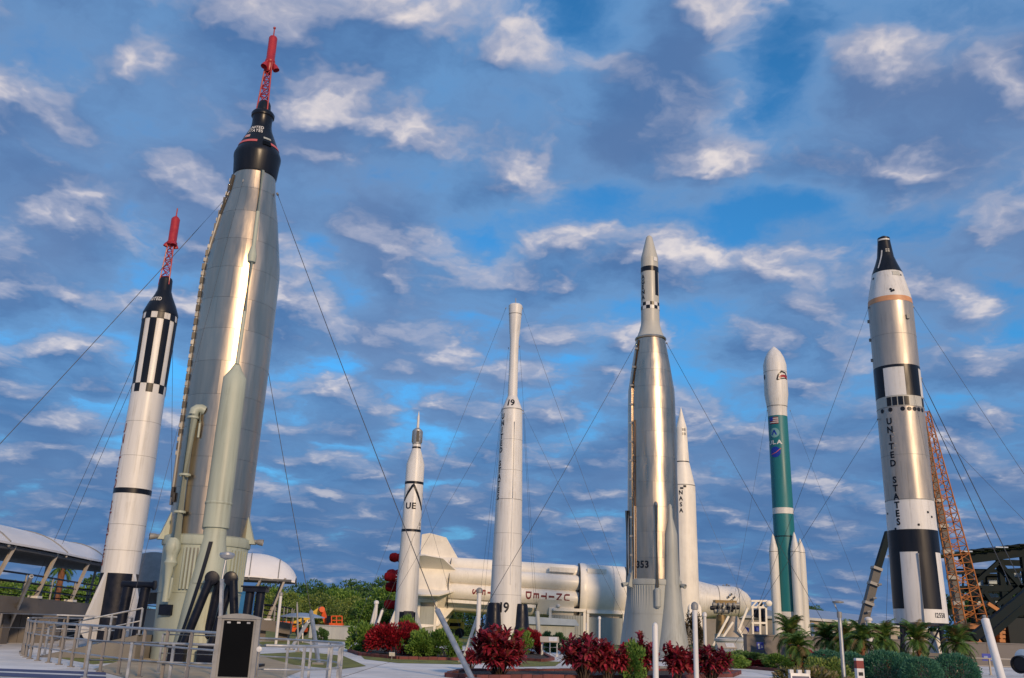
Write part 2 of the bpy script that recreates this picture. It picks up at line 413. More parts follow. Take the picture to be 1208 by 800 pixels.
class Rocket:
    """a standing rocket measured from the photograph: pixel rows give heights, half widths give radii"""
    def __init__(s, name, label, Y, ref, n=48):
        s.Y = Y; s.n = n
        p = P(ref[0], ref[1], Y); s.X = p.x
        s.c = V((p.x, Y, 0)); s.top = thing(name, label, 'rocket', s.c)
        s.face = V((-p.x, -Y, 0)).normalized(); s.rt = V((-s.face.y, s.face.x, 0))
        s.prof = []
    def z(s, py):
        lo, hi = -3.0, 90.0
        for _ in range(48):
            m = (lo + hi) / 2
            if proj((s.X, s.Y, m))[1] > py: lo = m
            else: hi = m
        return lo
    def r(s, half, py):
        return half * (V((s.X, s.Y, s.z(py))) - CAM).dot(FWD) / FPX
    def pr(s, pts): return [(s.z(y), s.r(h, y)) for (y, h) in pts]
    def part(s, name, pts, m, parent=None, main=True, raw=False, n=None, label=None):
        pf = sorted(pts if raw else s.pr(pts))
        if main: s.prof = sorted(s.prof + pf)
        ob = MB().lathe(s.c, (s.rt, s.face, V((0, 0, 1))), pf, n or s.n).build(name, m, parent or s.top)
        if label: ob['label'] = label
        return ob
    def rad(s, z):
        p = s.prof
        if z <= p[0][0]: return p[0][1]
        for a, b in zip(p, p[1:]):
            if a[0] <= z <= b[0]:
                return max(a[1], b[1]) if b[0] - a[0] < 1e-6 else a[1] + (b[1] - a[1]) * (z - a[0]) / (b[0] - a[0])
        return p[-1][1]
    def at(s, phi, r, z): return s.c + (s.face * math.cos(phi) + s.rt * math.sin(phi)) * r + V((0, 0, z))
    def patch(s, mb, a0, a1, z0, z1, proud=0.012, nz=1):
        na = max(2, int(abs(a1 - a0) / 0.12)); vs_ = []; fs = []
        for j in range(nz + 1):
            z = z0 + (z1 - z0) * j / nz
            for k in range(2):
                for i in range(na + 1):
                    vs_.append(s.at(a0 + (a1 - a0) * i / na, s.rad(z) + (proud if k else -0.03), z))
        w = na + 1
        for j in range(nz):
            a = j * 2 * w + w; b = (j + 1) * 2 * w + w
            fs += [(a + i, a + i + 1, b + i + 1, b + i) for i in range(na)]
            fs += [(a, b, b - w, a - w), (a + na, a + na - w, b + na - w, b + na)]
        for a in (0, nz * 2 * w): fs += [(a + i, a + i + 1, a + w + i + 1, a + w + i) for i in range(na)]
        mb.add(vs_, fs)
    def letter(s, mb, ch, phi, z, h, sx=1.0, bold=0.02, proud=0.014):
        g, fs, w = glyph(ch, bold)
        g, fs = slice_mesh(g, fs, 5, w / 2)
        r = s.rad(z)
        mb.add([s.at(phi + v.x * h * sx / r, s.rad(z + v.y * h) + proud, z + v.y * h) for v in g], fs)
    def stack(s, txt, phi, y0, y1, h, m, parent=None, sx=0.85, bold=0.02, name='lettering'):
        n = len(txt)
        for i, ch in enumerate(txt):
            if ch == ' ': continue
            mb = MB(); s.letter(mb, ch, phi, s.z(y0 + (y1 - y0) * i / (n - 1)), h, sx, bold)
            mb.build('letter', m, parent or s.top, smooth=False)
    def line(s, txt, phi, y, h, m, parent=None, sx=0.8, bold=0.02, name='lettering'):
        z = s.z(y); r = s.rad(z); tot = sum((glyph(c, bold)[2] if c != ' ' else 0.4) + 0.16 for c in txt) * h * sx; x = -tot / 2
        for ch in txt:
            w = (glyph(ch, bold)[2] if ch != ' ' else 0.4)
            if ch != ' ':
                mb = MB(); s.letter(mb, ch, phi + (x + (w / 2 + 0.08) * h * sx) / r, z, h, sx, bold)
                mb.build('letter', m, parent or s.top, smooth=False)
            x += (w + 0.16) * h * sx

# ================================================================== rockets
def strip(rk, mb, pts, w, proud=0.014):
    """painted line on a hull through (angle, z) points"""
    out = []
    for (a0, z0), (a1, z1) in zip(pts, pts[1:]):
        for k in range(16):
            out.append((a0 + (a1 - a0) * k / 16, z0 + (z1 - z0) * k / 16))
    out.append(pts[-1]); vs_ = []; fs = []
    for i, (a, z) in enumerate(out):
        b = out[min(i + 1, len(out) - 1)]; c = out[max(i - 1, 0)]
        r = rk.rad(z); du, dz = (b[0] - c[0]) * r, b[1] - c[1]; L = math.hypot(du, dz) or 1
        nu, nz = -dz / L * w / 2, du / L * w / 2
        for sgn in (-1, 1): vs_.append(rk.at(a + sgn * nu / r, rk.rad(z + sgn * nz) + proud, z + sgn * nz))
    for i in range(len(out) - 1): fs.append((2 * i, 2 * i + 1, 2 * i + 3, 2 * i + 2))
    mb.add(vs_, fs)
def fin(rk, name, phi, pts, th, m, parent=None):
    t = (rk.rt * math.cos(phi) - rk.face * math.sin(phi)) * th
    return MB().prism([rk.at(phi, r, z) - t / 2 for (r, z) in pts], t).build(name, m, parent or rk.top, smooth=False)
def lattice_tower(rk, z0, r0, z1, r1, bays, tr, m):
    par = None; angs = [0.5, 0.5 + 2.094, 0.5 + 4.189]
    for a in angs:
        MB().tube(rk.at(a, r0, z0), rk.at(a, r1, z1), tr, tr, 8).build('tower_leg', m, rk.top)
    mb = MB()
    for k in range(bays):
        f0, f1 = k / bays, (k + 1) / bays; za, zb = z0 + (z1 - z0) * f0, z0 + (z1 - z0) * f1; ra, rb = r0 + (r1 - r0) * f0, r0 + (r1 - r0) * f1
        for i in range(3):
            a, b = angs[i], angs[(i + 1) % 3]
            mb.tube(rk.at(a, ra, za), rk.at(b, rb, zb), tr * 0.6, None, 6); mb.tube(rk.at(b, ra, za), rk.at(a, rb, zb), tr * 0.6, None, 6)
            mb.tube(rk.at(a, rb, zb), rk.at(b, rb, zb), tr * 0.6, None, 6)
    return mb.build('tower_lacing', m, rk.top)
def seam(pf, g=0.010):
    """open ring profile with a shallow groove at both ends"""
    (za, ra), (zb, rb) = pf[0], pf[-1]
    return [(za, ra - g), (za + 0.02, ra - g), (za + 0.04, ra)] + pf[1:-1] + [(zb - 0.04, rb), (zb - 0.02, rb - g), (zb, rb - g)]
def sections(rk, name, outline, cuts, m, npan=7):
    """steel skin: rings of curved plates over a dark core, every plate a piece of its own"""
    pf = sorted(rk.pr(outline)); rk.prof = sorted(rk.prof + pf)
    zs = sorted(rk.z(y) for y in cuts)
    MB().lathe(rk.c, (rk.rt, rk.face, V((0, 0, 1))), [(z, r - 0.03) for z, r in pf], 48, True).build('tank_core', greym, rk.top)
    for j, (a, b) in enumerate(zip(zs, zs[1:])):
        mid = [(z, r) for (z, r) in pf if a + 0.05 < z < b - 0.05]
        rows = [(a + 0.004, rk.rad(a))] + mid + [(b - 0.004, rk.rad(b))]
        for k in range(npan):
            p0 = (k + 0.37 * (j % 3)) * 2 * math.pi / npan + 0.0015; p1 = p0 + 2 * math.pi / npan - 0.003; na = 10; vs_ = []; fs = []
            for (z, r) in rows:
                for i in range(na + 1): vs_.append(rk.at(p0 + (p1 - p0) * i / na, r, z))
            w = na + 1; nr = len(rows)
            for q in range(nr - 1): fs += [(q * w + i, q * w + i + 1, (q + 1) * w + i + 1, (q + 1) * w + i) for i in range(na)]
            inner = len(vs_)
            for (z, r) in rows:
                for i in range(na + 1): vs_.append(rk.at(p0 + (p1 - p0) * i / na, r - 0.025, z))
            for i in range(na): fs += [(i, i + 1, inner + i + 1, inner + i), ((nr - 1) * w + i, (nr - 1) * w + i + 1, inner + (nr - 1) * w + i + 1, inner + (nr - 1) * w + i)]
            for q in range(nr - 1): fs += [(q * w, (q + 1) * w, inner + (q + 1) * w, inner + q * w), (q * w + na, (q + 1) * w + na, inner + (q + 1) * w + na, inner + q * w + na)]
            MB().add(vs_, fs).build(name, m, rk.top, ang=30)
def band(rk, name, y0, y1, m, proud=0.012, parent=None):
    z0, z1 = sorted((rk.z(y0), rk.z(y1)))
    pf = [(z0, rk.rad(z0) - 0.05), (z0, rk.rad(z0) + proud), ((z0 + z1) / 2, rk.rad((z0 + z1) / 2) + proud), (z1, rk.rad(z1) + proud), (z1, rk.rad(z1) - 0.05)]
    return MB().lathe(rk.c, (rk.rt, rk.face, V((0, 0, 1))), pf, 56, False).build(name, m, parent or rk.top)
def nozzle(mb, p, d, r0, r1, L, n=20):
    mb.lathe(p, basis(d), [(0, r0), (L * 0.15, r0 * 0.8), (L * 0.4, r0 + (r1 - r0) * 0.45), (L * 0.7, r0 + (r1 - r0) * 0.78), (L, r1), (L, r1 * 0.92), (L * 0.5, r0)], n)

# ---- slim white rocket, far left
a = Rocket('rocket', 'slim white rocket with black striped collar, black capsule and red escape tower', 45, (156.2, 582))
a.part('body', [(690, 21.0), (677, 21.0), (582, 21.0), (466, 19.0), (372, 18.9)], white)
a.part('capsule', [(373, 19.6), (371, 19.8), (360, 15.5), (350, 10.4), (345, 8.6), (344, 8.0), (331, 7.4), (329, 6.6), (327, 3.0)], black)
a.part('tail_skirt', [(755, 23), (720, 22), (677, 21.2)], navy, main=True)
# checks and stripes
mbc = MB(); z = [a.z(y) for y in (372, 380.5, 456, 461, 466)]
for k in range(8):
    p0 = k * math.pi / 4 - 0.18; hw = math.pi / 8
    a.patch(mbc, p0, p0 + hw, z[0], z[1], 0.014)
    a.patch(mbc, p0 + hw, p0 + 2 * hw, z[1], z[2], 0.014, 3)
    a.patch(mbc, p0, p0 + hw, z[2], z[4], 0.014)
mbc.build('checker_collar', black, a.top)
band(a, 'black_band', 578, 584, black)
for y in (500, 540, 620, 650): band(a, 'joint_ring', y, y + 0.35, greym, 0.004)
a.stack('UNITED STATES', -1.33, 508, 663, 0.46, redtext, sx=0.9)
a.line('UNITED', -0.75, 357, 0.22, white, sx=0.7)
lattice_tower(a, a.z(337), a.r(7.4, 337), a.z(288), a.r(4.2, 288), 5, 0.034, red)
a.part('rocket_motor', [(289, 5.6), (287, 6.2), (285, 4.9), (259, 4.9), (257, 3.5), (255, 1.0)], red, main=False, n=20)
MB().tube(a.at(0, 0, a.z(257)), a.at(0, 0, a.z(246)), 0.035).build('aerial', red, a.top)
for k in range(3):
    mb = MB(); ang = k * 2.094 + 0.2; p = a.at(ang, a.r(4.4, 287), a.z(285))
    nozzle(mb, p, (a.at(ang, 1, 0) - a.c) * 0.35 - V((0, 0, 1)), 0.07, 0.15, 0.32, 12); mb.build('nozzle', red, a.top)
zt, zb = a.z(677), a.z(748)
for k in range(4):
    ph = k * math.pi / 2 - 0.75; rr = a.r(21, 677)
    fo = fin(a, 'fin', ph, [(rr - 0.05, zt), (rr + 0.05, zt), (rr + 1.05, zb), (rr + 1.0, zb - 0.25), (rr - 0.05, zb - 0.25)], 0.16, white)
    fin(a, 'fin_edge', ph, [(rr + 0.75, zb - 0.27), (rr + 1.10, zb - 0.27), (rr + 1.12, zb - 0.02), (rr + 0.98, zb - 0.02)], 0.20, navy, fo)

# ---- large bare steel rocket, left of centre
b = Rocket('rocket', 'tall bare steel rocket with black capsule, red escape tower and pale green skirt', 36.7, (266.5, 470), 56)
out = [(640, 45.0), (600, 45.0), (430, 44.5), (325, 43.0), (312, 41.8), (298, 39.3), (262, 33.2), (231, 26.5), (210, 23.8)]
sections(b, 'skin_plate', out, [640, 612, 580, 546, 511, 475, 437, 400, 365, 330, 296, 262, 233, 210], steel)
b.part('capsule', [(211, 24.2), (209, 25.0), (193, 26.3), (189, 27.0), (186, 27.0), (182, 25.4), (168, 19.0), (156, 13.2), (150, 11.5), (143, 11.3), (140, 11.8), (139, 13.2), (136, 13.4), (134, 12.0), (132, 8.2), (124, 7.4), (121, 5.8), (119, 2.0)], black)
capz = b.z(178)
for (p0, p1) in ((-1.35, -0.12), (0.55, 1.4)):
    mbx = MB(); b.patch(mbx, p0, p1, b.z(178.5), b.z(175.5), 0.02); mbx.build('red_stripe', pinktrim, b.top)
b.line('UNITED', -0.42, 157.5, 0.17, white, sx=0.75); b.line('STATES', -0.42, 162.5, 0.17, white, sx=0.75)
fl = MB(); b.patch(fl, -0.95, -0.62, b.z(171.5), b.z(168), 0.02); fo = fl.build('flag', white, b.top)
fl = MB()
for k in range(3): b.patch(fl, -0.95, -0.62, b.z(171.3 - k * 1.2), b.z(170.8 - k * 1.2), 0.026)
fl.build('flag_stripes', pinktrim, fo)
fl = MB(); b.patch(fl, 0.18, 0.62, b.z(172.5), b.z(170.2), 0.022); fl.build('name_plate', pale2, b.top)
win = MB(); b.patch(win, 0.15, 0.55, b.z(181), b.z(176), 0.05); win.build('hatch', glassdark, b.top)
lattice_tower(b, b.z(133), b.r(8.2, 133), b.z(75), b.r(4.6, 75), 6, 0.036, red)
b.part('rocket_motor', [(76, 4.6), (74, 5.9), (72, 5.8), (71, 5.0), (45.5, 4.9), (44, 4.0), (43, 1.2)], red, main=False, n=20)
b.part('motor_base', [(84, 3.4), (80, 4.4), (75.5, 4.5)], red, main=False, n=20)
MB().tube(b.at(0, 0, b.z(44)), b.at(0, 0, b.z(32)), 0.03).tube(b.at(0, 0, b.z(34)), b.at(0, 0, b.z(32.5)), 0.06).build('aerial', red, b.top)
for k in range(3):
    mb = MB(); ang = k * 2.094 + 1.25; p = b.at(ang, b.r(4.4, 75), b.z(74.5))
    nozzle(mb, p, (b.at(ang, 1, 0) - b.c) * 0.42 - V((0, 0, 1)), 0.07, 0.155, 0.42, 14); mb.build('nozzle', red, b.top)
# cable trunk down the front, long equipment pod, feed pipe
def run_down(rk, phi_pts, rad_m, name, m, lift, n=10, parent=None):
    return MB().path([rk.at(ph, rk.rad(rk.z(y)) + lift, rk.z(y)) for (y, ph) in phi_pts], rad_m, n).build(name, m, parent or rk.top)
run_down(b, [(211, 0.30), (262, 0.24), (296, 0.21), (310, 0.20)], 0.085, 'cable_trunk', pale, 0.04)
z0 = b.z(318); ax = (b.rt, b.face, V((0, 0, 1)))
MB().lathe(b.at(0.19, b.rad(z0) + 0.03, z0), ax, [(-0.24, 0.10), (-0.20, 0.17), (0.10, 0.19), (0.34, 0.13), (0.5, 0.09)], 16).build('junction_box', pale, b.top)
run_down(b, [(322, 0.19), (380, 0.18), (440, 0.16)], 0.075, 'cable_trunk', pale, 0.04)
zp = b.z(627); zq = b.z(437); rp = b.rad(zp)
pod = MB().lathe(b.at(0.165, rp - 0.02, 0), ax, [(zp, 0.40), (zp + 0.02, 0.50), (b.z(600), 0.49), (b.z(475), 0.47), (b.z(456), 0.46), (b.z(447), 0.25), (zq, 0.09)], 28).build('equipment_pod', pale, b.top)
MB().lathe(b.at(0.165, rp - 0.02, 0), ax, [(zp + 0.9, 0.496), (zp + 0.93, 0.515), (zp + 0.98, 0.515), (zp + 1.01, 0.496)], 28, False).build('pod_ring', pale, pod)
MB().lathe(b.at(0.165, rp - 0.03, 0), ax, [(b.z(690), 0.66), (b.z(660), 0.54), (b.z(645), 0.47), (b.z(638), 0.44), (zp + 0.01, 0.43)], 28).build('pod_neck', pale, b.top)
pz = b.z(640); top = b.z(500); rr = b.rad(top) + 0.20
pts = [b.at(-0.70, rr, pz - 0.2), b.at(-0.70, rr, top), b.at(-0.70, rr - 0.03, top + 0.16), b.at(-0.67, rr - 0.12, top + 0.24), b.at(-0.60, rr - 0.18, top + 0.25), b.at(-0.52, rr - 0.28, top + 0.2)]
fp = MB().path(pts, 0.195, 16).build('feed_pipe', pale, b.top)
for y in (505, 570, 612):
    MB().lathe(b.at(-0.70, rr, b.z(y)), ax, [(0, 0.19), (0.01, 0.23), (0.09, 0.23), (0.1, 0.19)], 16, False).build('pipe_flange', pale, fp)
MB().path([b.at(-0.56, rr - 0.1, top + 0.1), b.at(-0.53, rr - 0.08, top - 0.35), b.at(-0.54, rr - 0.12, top - 0.9)], 0.045).build('drain_line', pale, fp)
zz = b.z(650)
MB().lathe(b.at(-0.72, rr + 0.05, 0), ax, [(b.z(712), 0.13), (b.z(690), 0.13), (b.z(672), 0.19), (b.z(668), 0.25), (b.z(664), 0.19), (b.z(658), 0.22), (b.z(652), 0.30), (b.z(646), 0.27), (b.z(640), 0.19)], 18).build('valve_stack', pale, b.top)
MB().path([b.at(-0.62, rr + 0.02, b.z(672)), b.at(-0.60, rr + 0.1, b.z(685)), b.at(-0.62, rr + 0.08, b.z(700)), b.at(-0.66, rr + 0.02, b.z(708))], 0.06).build('bypass_pipe', pale, b.top)
# segmented raceway on the left flank
rw = run_down(b, [(214, -1.28), (262, -1.34), (297, -1.38), (330, -1.40), (440, -1.40), (600, -1.36)], 0.07, 'raceway', greym, 0.03)
k = 0; y = 220
while y < 545:
    zc_ = b.z(y); p = b.at(-1.38, b.rad(zc_) + 0.06, zc_)
    MB().box(p, (0.12, 0.12, 0.26 if k % 2 else 0.16), ax).build('raceway_clamp', black if k % 2 else greym, rw, smooth=False); y += 8.0; k += 1
for (y, ph) in ((585, -1.30), (592, -1.16)):
    MB().box(b.at(ph, b.rad(b.z(y)) + 0.06, b.z(y)), (0.1, 0.1, 0.36), ax).build('hatch_latch', navy, b.top, smooth=False)
# skirt
b.part('skirt', [(786, 46.5), (756, 46.2), (700, 47.4), (646, 48.0), (640, 47.2)], pale)
b.part('skirt_flange', [(646, 49.4), (644, 50.2), (636, 49.6), (634, 46)], pale, main=False)
zt, zb = b.z(642), b.z(786)
nac = MB().lathe(b.at(0.17, b.rad(zb) - 0.12, 0), ax, [(zb, 1.0), (b.z(756), 0.94), (b.z(700), 0.74), (b.z(660), 0.56), (zt, 0.49), (zt + 0.02, 0.3)], 36).build('engine_fairing', pale, b.top)
cn = b.at(0.17, b.rad(zb) - 0.12, 0); vs_ = []; fs = []
for k in range(15):
    f = k / 14; y_ = 643 + 127 * f; z_ = b.z(y_); R_ = 0.52 + 0.46 * f + 0.10; al = -0.15 - 0.75 * f
    for da_ in (-0.075 / R_, 0.075 / R_): vs_.append(cn + b.rt * (math.sin(al + da_) * R_) + b.face * (math.cos(al + da_) * R_) + V((0, 0, z_)))
fs = [(2 * k, 2 * k + 1, 2 * k + 3, 2 * k + 2) for k in range(14)]
MB().add(vs_, fs).build('black_stripe', black, b.top)
bk = MB().lathe(b.at(math.pi + 0.17, b.rad(zb) - 0.28, 0), ax, [(zb, 1.02), (b.z(700), 0.80), (zt, 0.52), (zt + 0.02, 0.3)], 36).build('engine_fairing', pale, b.top)
z0, z1 = b.z(697), b.z(650)
for ph in [-0.47 + 0.085 * i for i in range(6)] + [0.66 + 0.1 * i for i in range(6)]:
    MB().box(b.at(ph, b.rad(z0) + 0.025, (z0 + z1) / 2), (0.075, 0.16, z1 - z0), (b.rt * math.cos(ph) - b.face * math.sin(ph), b.rt * math.sin(ph) + b.face * math.cos(ph), V((0, 0, 1)))).build('rib', pale, b.top, smooth=False)
for ph in [-0.43 + 0.085 * i for i in range(6)] + [0.71 + 0.1 * i for i in range(5)]:
    mb = MB(); b.patch(mb, ph - 0.012, ph + 0.012, z0, z1, 0.012); mb.build('dark_groove', greym, b.top)
band(b, 'seam_ring', 700, 701, pale, 0.02)
bp = MB(); b.patch(bp, -1.0, -0.62, b.z(727), b.z(715), 0.12); bp.build('access_panel', navy, b.top)
for sgn, ph in ((-1, -1.42), (1, 1.40)):
    r0 = b.rad(b.z(640)) - 0.05
    vo = fin(b, 'vernier_fairing', ph, [(r0, b.z(640)), (r0 + 0.42, b.z(640)), (r0 + 0.30, b.z(632)), (r0 + 0.02, b.z(606))], 0.5, pale)
    mb = MB(); nozzle(mb, b.at(ph, r0 + 0.36, b.z(636.5)), b.at(ph, 1, -0.1) - b.c, 0.09, 0.13, 0.34, 12); mb.build('vernier_nozzle', greym, vo)
for k in (-1, 1):
    mb = MB(); nozzle(mb, b.at(0.17 + (0 if k > 0 else math.pi), 1.3, b.z(781)), (0, 0, -1), 0.35, 0.62, 0.7); mb.build('engine_nozzle', navy, b.top)

# ---- small slim white rocket with the letters UE
c = Rocket('rocket', 'small slim white rocket lettered UE in front of the lying rocket', 88, (485.0, 626), 36)
c.part('body', [(742, 13.6), (721, 13.5), (711, 13.3), (626, 11.3), (548, 10.7), (530, 5.2), (524, 4.9)], white)
c.part('spin_drum', [(524.5, 5.0), (523, 5.6), (508, 5.7), (506.5, 4.2), (505, 2.0)], galv, main=False, n=20)
c.part('probe', [(506, 1.7), (492, 1.3), (487, 0.5), (485, 0.2)], white, main=False, n=10)
db = MB()
for k in range(4):
    ph = k * math.pi / 2 + 0.1; r0 = c.r(5.7, 515)
    db.box(c.at(ph, r0, (c.z(522) + c.z(509)) / 2), (r0 * 0.55, 0.06, c.z(509) - c.z(522)), (c.rt * math.cos(ph) - c.face * math.sin(ph), c.rt * math.sin(ph) + c.face * math.cos(ph), V((0, 0, 1))))
db.build('drum_panel', black, c.top, smooth=False)
band(c, 'black_band', 527.5, 529.5, black); band(c, 'black_band', 569, 572, black); band(c, 'black_band', 625, 628, black)
mbv = MB(); strip(c, mbv, [(-1.15, c.z(592)), (-0.05, c.z(573)), (1.25, c.z(602))], 0.22); mbv.build('chevron', black, c.top)
c.line('UE', -0.22, 598, 0.58, black, sx=1.0, bold=0.035)
c.stack('US', 1.05, 619, 624, 0.3, black, sx=0.8)
zt, zb = c.z(721), c.z(748)
for k in range(4):
    ph = k * math.pi / 2 + 0.25; rr = c.r(13.4, 721)
    fin(c, 'fin', ph, [(rr - 0.1, zt), (rr + 0.03, zt), (rr + 0.75, zb), (rr - 0.1, zb)], 0.9 if k == 0 else 0.2, navy if k % 2 == 0 else white)
mb = MB(); c.patch(mb, -0.55, 0.95, c.z(746), c.z(722), 0.03, 2); mb.build('black_tail_panel', navy, c.top)
c.part('tail', [(765, 14), (742, 13.6)], navy, main=False)

# ---- white rocket numbered 19
e = Rocket('rocket', 'white tapering rocket with flared tip and the number 19', 83, (602.0, 545), 44)
e.part('body', [(770, 19.4), (735, 18.9), (699, 18.2), (590, 15.6), (484, 12.2)], white)
e.part('cone', [(484, 12.2), (483, 12.0), (468, 5.9)], white)
e.part('upper_tube', [(468, 5.8), (430, 5.2), (402, 5.2), (392, 6.2), (364, 8.0), (361, 8.1), (359.5, 6.5), (359, 2)], white)
band(e, 'joint_ring', 483.5, 484.5, greym, 0.02); band(e, 'joint_ring', 371, 371.8, greym, 0.015)
band(e, 'joint_ring', 590, 590.6, greym, 0.01)
MB().tube(e.at(0, 0, e.z(359)), e.at(0, 0, e.z(352)), 0.04).build('lightning_rod', greym, e.top)
for y in (520, 556, 630, 668, 702): band(e, 'joint_ring', y, y + 0.3, greym, 0.004)
e.line('19', -0.12, 477, 0.62, black, sx=1.0, bold=0.03)
e.stack('UNITED STATES', -0.98, 493, 588, 0.50, black, sx=0.95, bold=0.03)
e.line('19', -0.05, 717, 0.82, black, sx=0.9, bold=0.03)
run_down(e, [(500, 0.25), (590, 0.27), (690, 0.28)], 0.05, 'cable_trunk', white, 0.0)
zt, zb = e.z(712), e.z(775)
for k, ph in enumerate((-0.72, 1.2, 2.6, -2.4)):
    rr = e.r(18.6, 712)
    MB().lathe(e.at(ph, rr + 0.1, 0), (e.rt, e.face, V((0, 0, 1))), [(zb, 0.95), (e.z(742), 0.85), (e.z(738), 0.72), (e.z(716), 0.58), (zt, 0.50)], 20).build('engine_pod', navy if k != 3 else white, e.top)
for ph in (1.15, -2.0):
    rr = e.r(19, 740)
    fin(e, 'fin', ph, [(rr - 0.1, e.z(733)), (rr, e.z(733)), (rr + 1.6, e.z(752)), (rr + 1.6, e.z(772)), (rr - 0.1, e.z(772))], 0.35, white)

# ---- steel rocket with grey upper stage lettered AGENA
g = Rocket('rocket', 'steel rocket with slim grey upper stage lettered AGENA above a checkered band', 55.7, (770.2, 600), 56)
out = [(690, 30.2), (600, 29.6), (478, 27.6), (462, 27.0), (430, 22.0), (402, 17.0)]
sections(g, 'skin_plate', out, [690, 660, 630, 601, 572, 543, 514, 487, 461, 441, 421, 402], steel2)
g.part('adapter', [(402, 17.4), (400, 17.6), (399, 16.4), (392, 13.4), (384, 11.2), (381, 10.9)], agrey)
g.part('upper_stage', [(381, 10.9), (306, 10.1)], agrey)
g.part('nose_cone', [(306, 10.1), (305, 10.0), (282, 4.0), (280, 3.4), (278.5, 1.8)], agrey)
band(g, 'black_band', 317, 322.5, black)
mb = MB(); g.patch(mb, 0.62, 1.12, g.z(351), g.z(321), 0.02); mb.build('black_panel', black, g.top)
mb = MB(); g.patch(mb, 0.5, 0.95, g.z(311), g.z(306.5), 0.03); mb.build('white_panel', white, g.top)
mbw, mbk = MB(), MB(); z3 = [g.z(y) for y in (367, 363, 359)]
for k in range(14):
    for j in range(2): g.patch(mbk if (k + j) % 2 else mbw, k * math.pi / 7, (k + 1) * math.pi / 7, z3[j], z3[j + 1], 0.014)
mbw.build('white_checks', white, g.top); mbk.build('black_checks', black, g.top)
g.stack('AGENA', -0.85, 329, 353, 0.30, black, sx=1.0, bold=0.03)
band(g, 'joint_ring', 399.5, 402, steel2, 0.05)
for ph, m_ in ((-0.92, steel2),):
    tr_ = run_down(g, [(404, ph), (462, ph - 0.03), (560, ph), (690, ph)], 0.075, 'conduit', m_, 0.06)
    for y in range(415, 690, 22): MB().box(g.at(ph, g.rad(g.z(y)) + 0.08, g.z(y)), (0.19, 0.16, 0.12), (g.rt, g.face, V((0, 0, 1)))).build('conduit_clamp', greym, tr_, smooth=False)
axg = (g.rt, g.face, V((0, 0, 1)))
run_down(g, [(604, -1.32), (690, -1.30)], 0.10, 'conduit', steel2, 0.10)
run_down(g, [(500, -0.78), (600, -0.78), (660, -0.78), (694, -0.80)], 0.05, 'conduit', steel2, 0.06)
pp = [g.at(0.12, g.rad(10) + 0.14, g.z(694)), g.at(0.12, g.rad(10) + 0.14, g.z(600)), g.at(0.12, g.rad(10) + 0.08, g.z(598)), g.at(0.12, g.rad(10) - 0.05, g.z(597))]
MB().path(pp, 0.10, 12).build('feed_pipe', steel2, g.top)
MB().lathe(g.at(0.12, g.rad(10) + 0.16, 0), axg, [(g.z(718), 0.10), (g.z(716), 0.19), (g.z(697), 0.19), (g.z(695), 0.10)], 16).build('valve_stack', pale2, g.top)
g.line('353', -0.45, 668, 0.40, black, sx=0.9, bold=0.04)
g.part('skirt', [(775, 34.5), (757, 34.0), (720, 32.6), (688, 31.4)], pale2)
g.part('skirt_flange', [(691, 32.4), (689.5, 32.6), (685, 32.2), (684, 30)], pale2, main=False)
band(g, 'seam_ring', 724, 725, pale2, 0.02)
for ph in [-1.35 + 0.1 * i for i in range(14)]:
    MB().box(g.at(ph, g.rad(g.z(705)) + 0.01, (g.z(723) + g.z(692)) / 2), (0.05, 0.08, g.z(692) - g.z(723)), axg).build('rib', pale2, g.top, smooth=False)
ph = 0.72; rn = g.rad(g.z(690)) - 0.05
pd = MB().lathe(g.at(ph, rn + 0.05, 0), axg, [(g.z(775), 0.99), (g.z(757), 0.88), (g.z(745), 0.80), (g.z(718), 0.62), (g.z(690), 0.46), (g.z(650), 0.42), (g.z(632), 0.40), (g.z(613), 0.15), (g.z(604), 0.14), (g.z(599), 0.10), (g.z(597), 0.02)], 32).build('equipment_pod', pale2, g.top)
pd2 = MB().lathe(g.at(ph + math.pi, rn + 0.1, 0), axg, [(g.z(775), 1.08), (g.z(757), 0.98), (g.z(720), 0.72), (g.z(688), 0.50), (g.z(632), 0.44), (g.z(597), 0.02)], 32).build('equipment_pod', pale2, g.top)
for ph2 in (0.95, -0.98):
    vo = fin(g, 'vernier_fairing', ph2, [(g.rad(10) - 0.05, g.z(696)), (g.rad(10) + 0.35, g.z(693)), (g.rad(10) + 0.28, g.z(687)), (g.rad(10), g.z(668))], 0.34, pale2)
    mb = MB(); nozzle(mb, g.at(ph2, g.rad(10) + 0.30, g.z(690)), g.at(ph2, 1, -0.3) - g.c, 0.08, 0.14, 0.4, 12); mb.build('vernier_nozzle', pale2, vo)
MB().lathe(g.at(0.45, g.rad(g.z(716)) + 0.05, g.z(718)), axg, [(-0.14, 0.03), (-0.1, 0.12), (0, 0.15), (0.1, 0.12), (0.14, 0.03)], 14).build('sphere_tank', white, g.top)

# ---- white rocket half hidden behind it, lettered NASA
h = Rocket('rocket', 'white rocket lettered NASA standing half hidden behind the checkered steel rocket', 95, (806.0, 600), 40)
h.part('body', [(735, 16.4), (712, 16.2), (574, 14.6)], cream)
h.part('cone', [(574, 14.6), (573, 14.4), (546, 8.4)], cream)
h.part('upper_stage', [(546, 8.3), (530, 7.3), (505, 6.4)], cream)
h.part('nose_cone', [(505, 6.4), (495, 3.8), (483, 0.9), (480.5, 0.2)], cream)
band(h, 'black_band', 545, 546.2, black); band(h, 'joint_ring', 573, 574, greym, 0.02)
h.stack('NASA', -0.16, 583, 604, 0.42, black, sx=0.95, bold=0.03)
mb = MB(); h.patch(mb, -0.2, 0.05, h.z(579), h.z(577), 0.02); h.patch(mb, 0.05, 0.28, h.z(577), h.z(574.6), 0.02); mb.build('black_checks', black, h.top)
mb = MB()
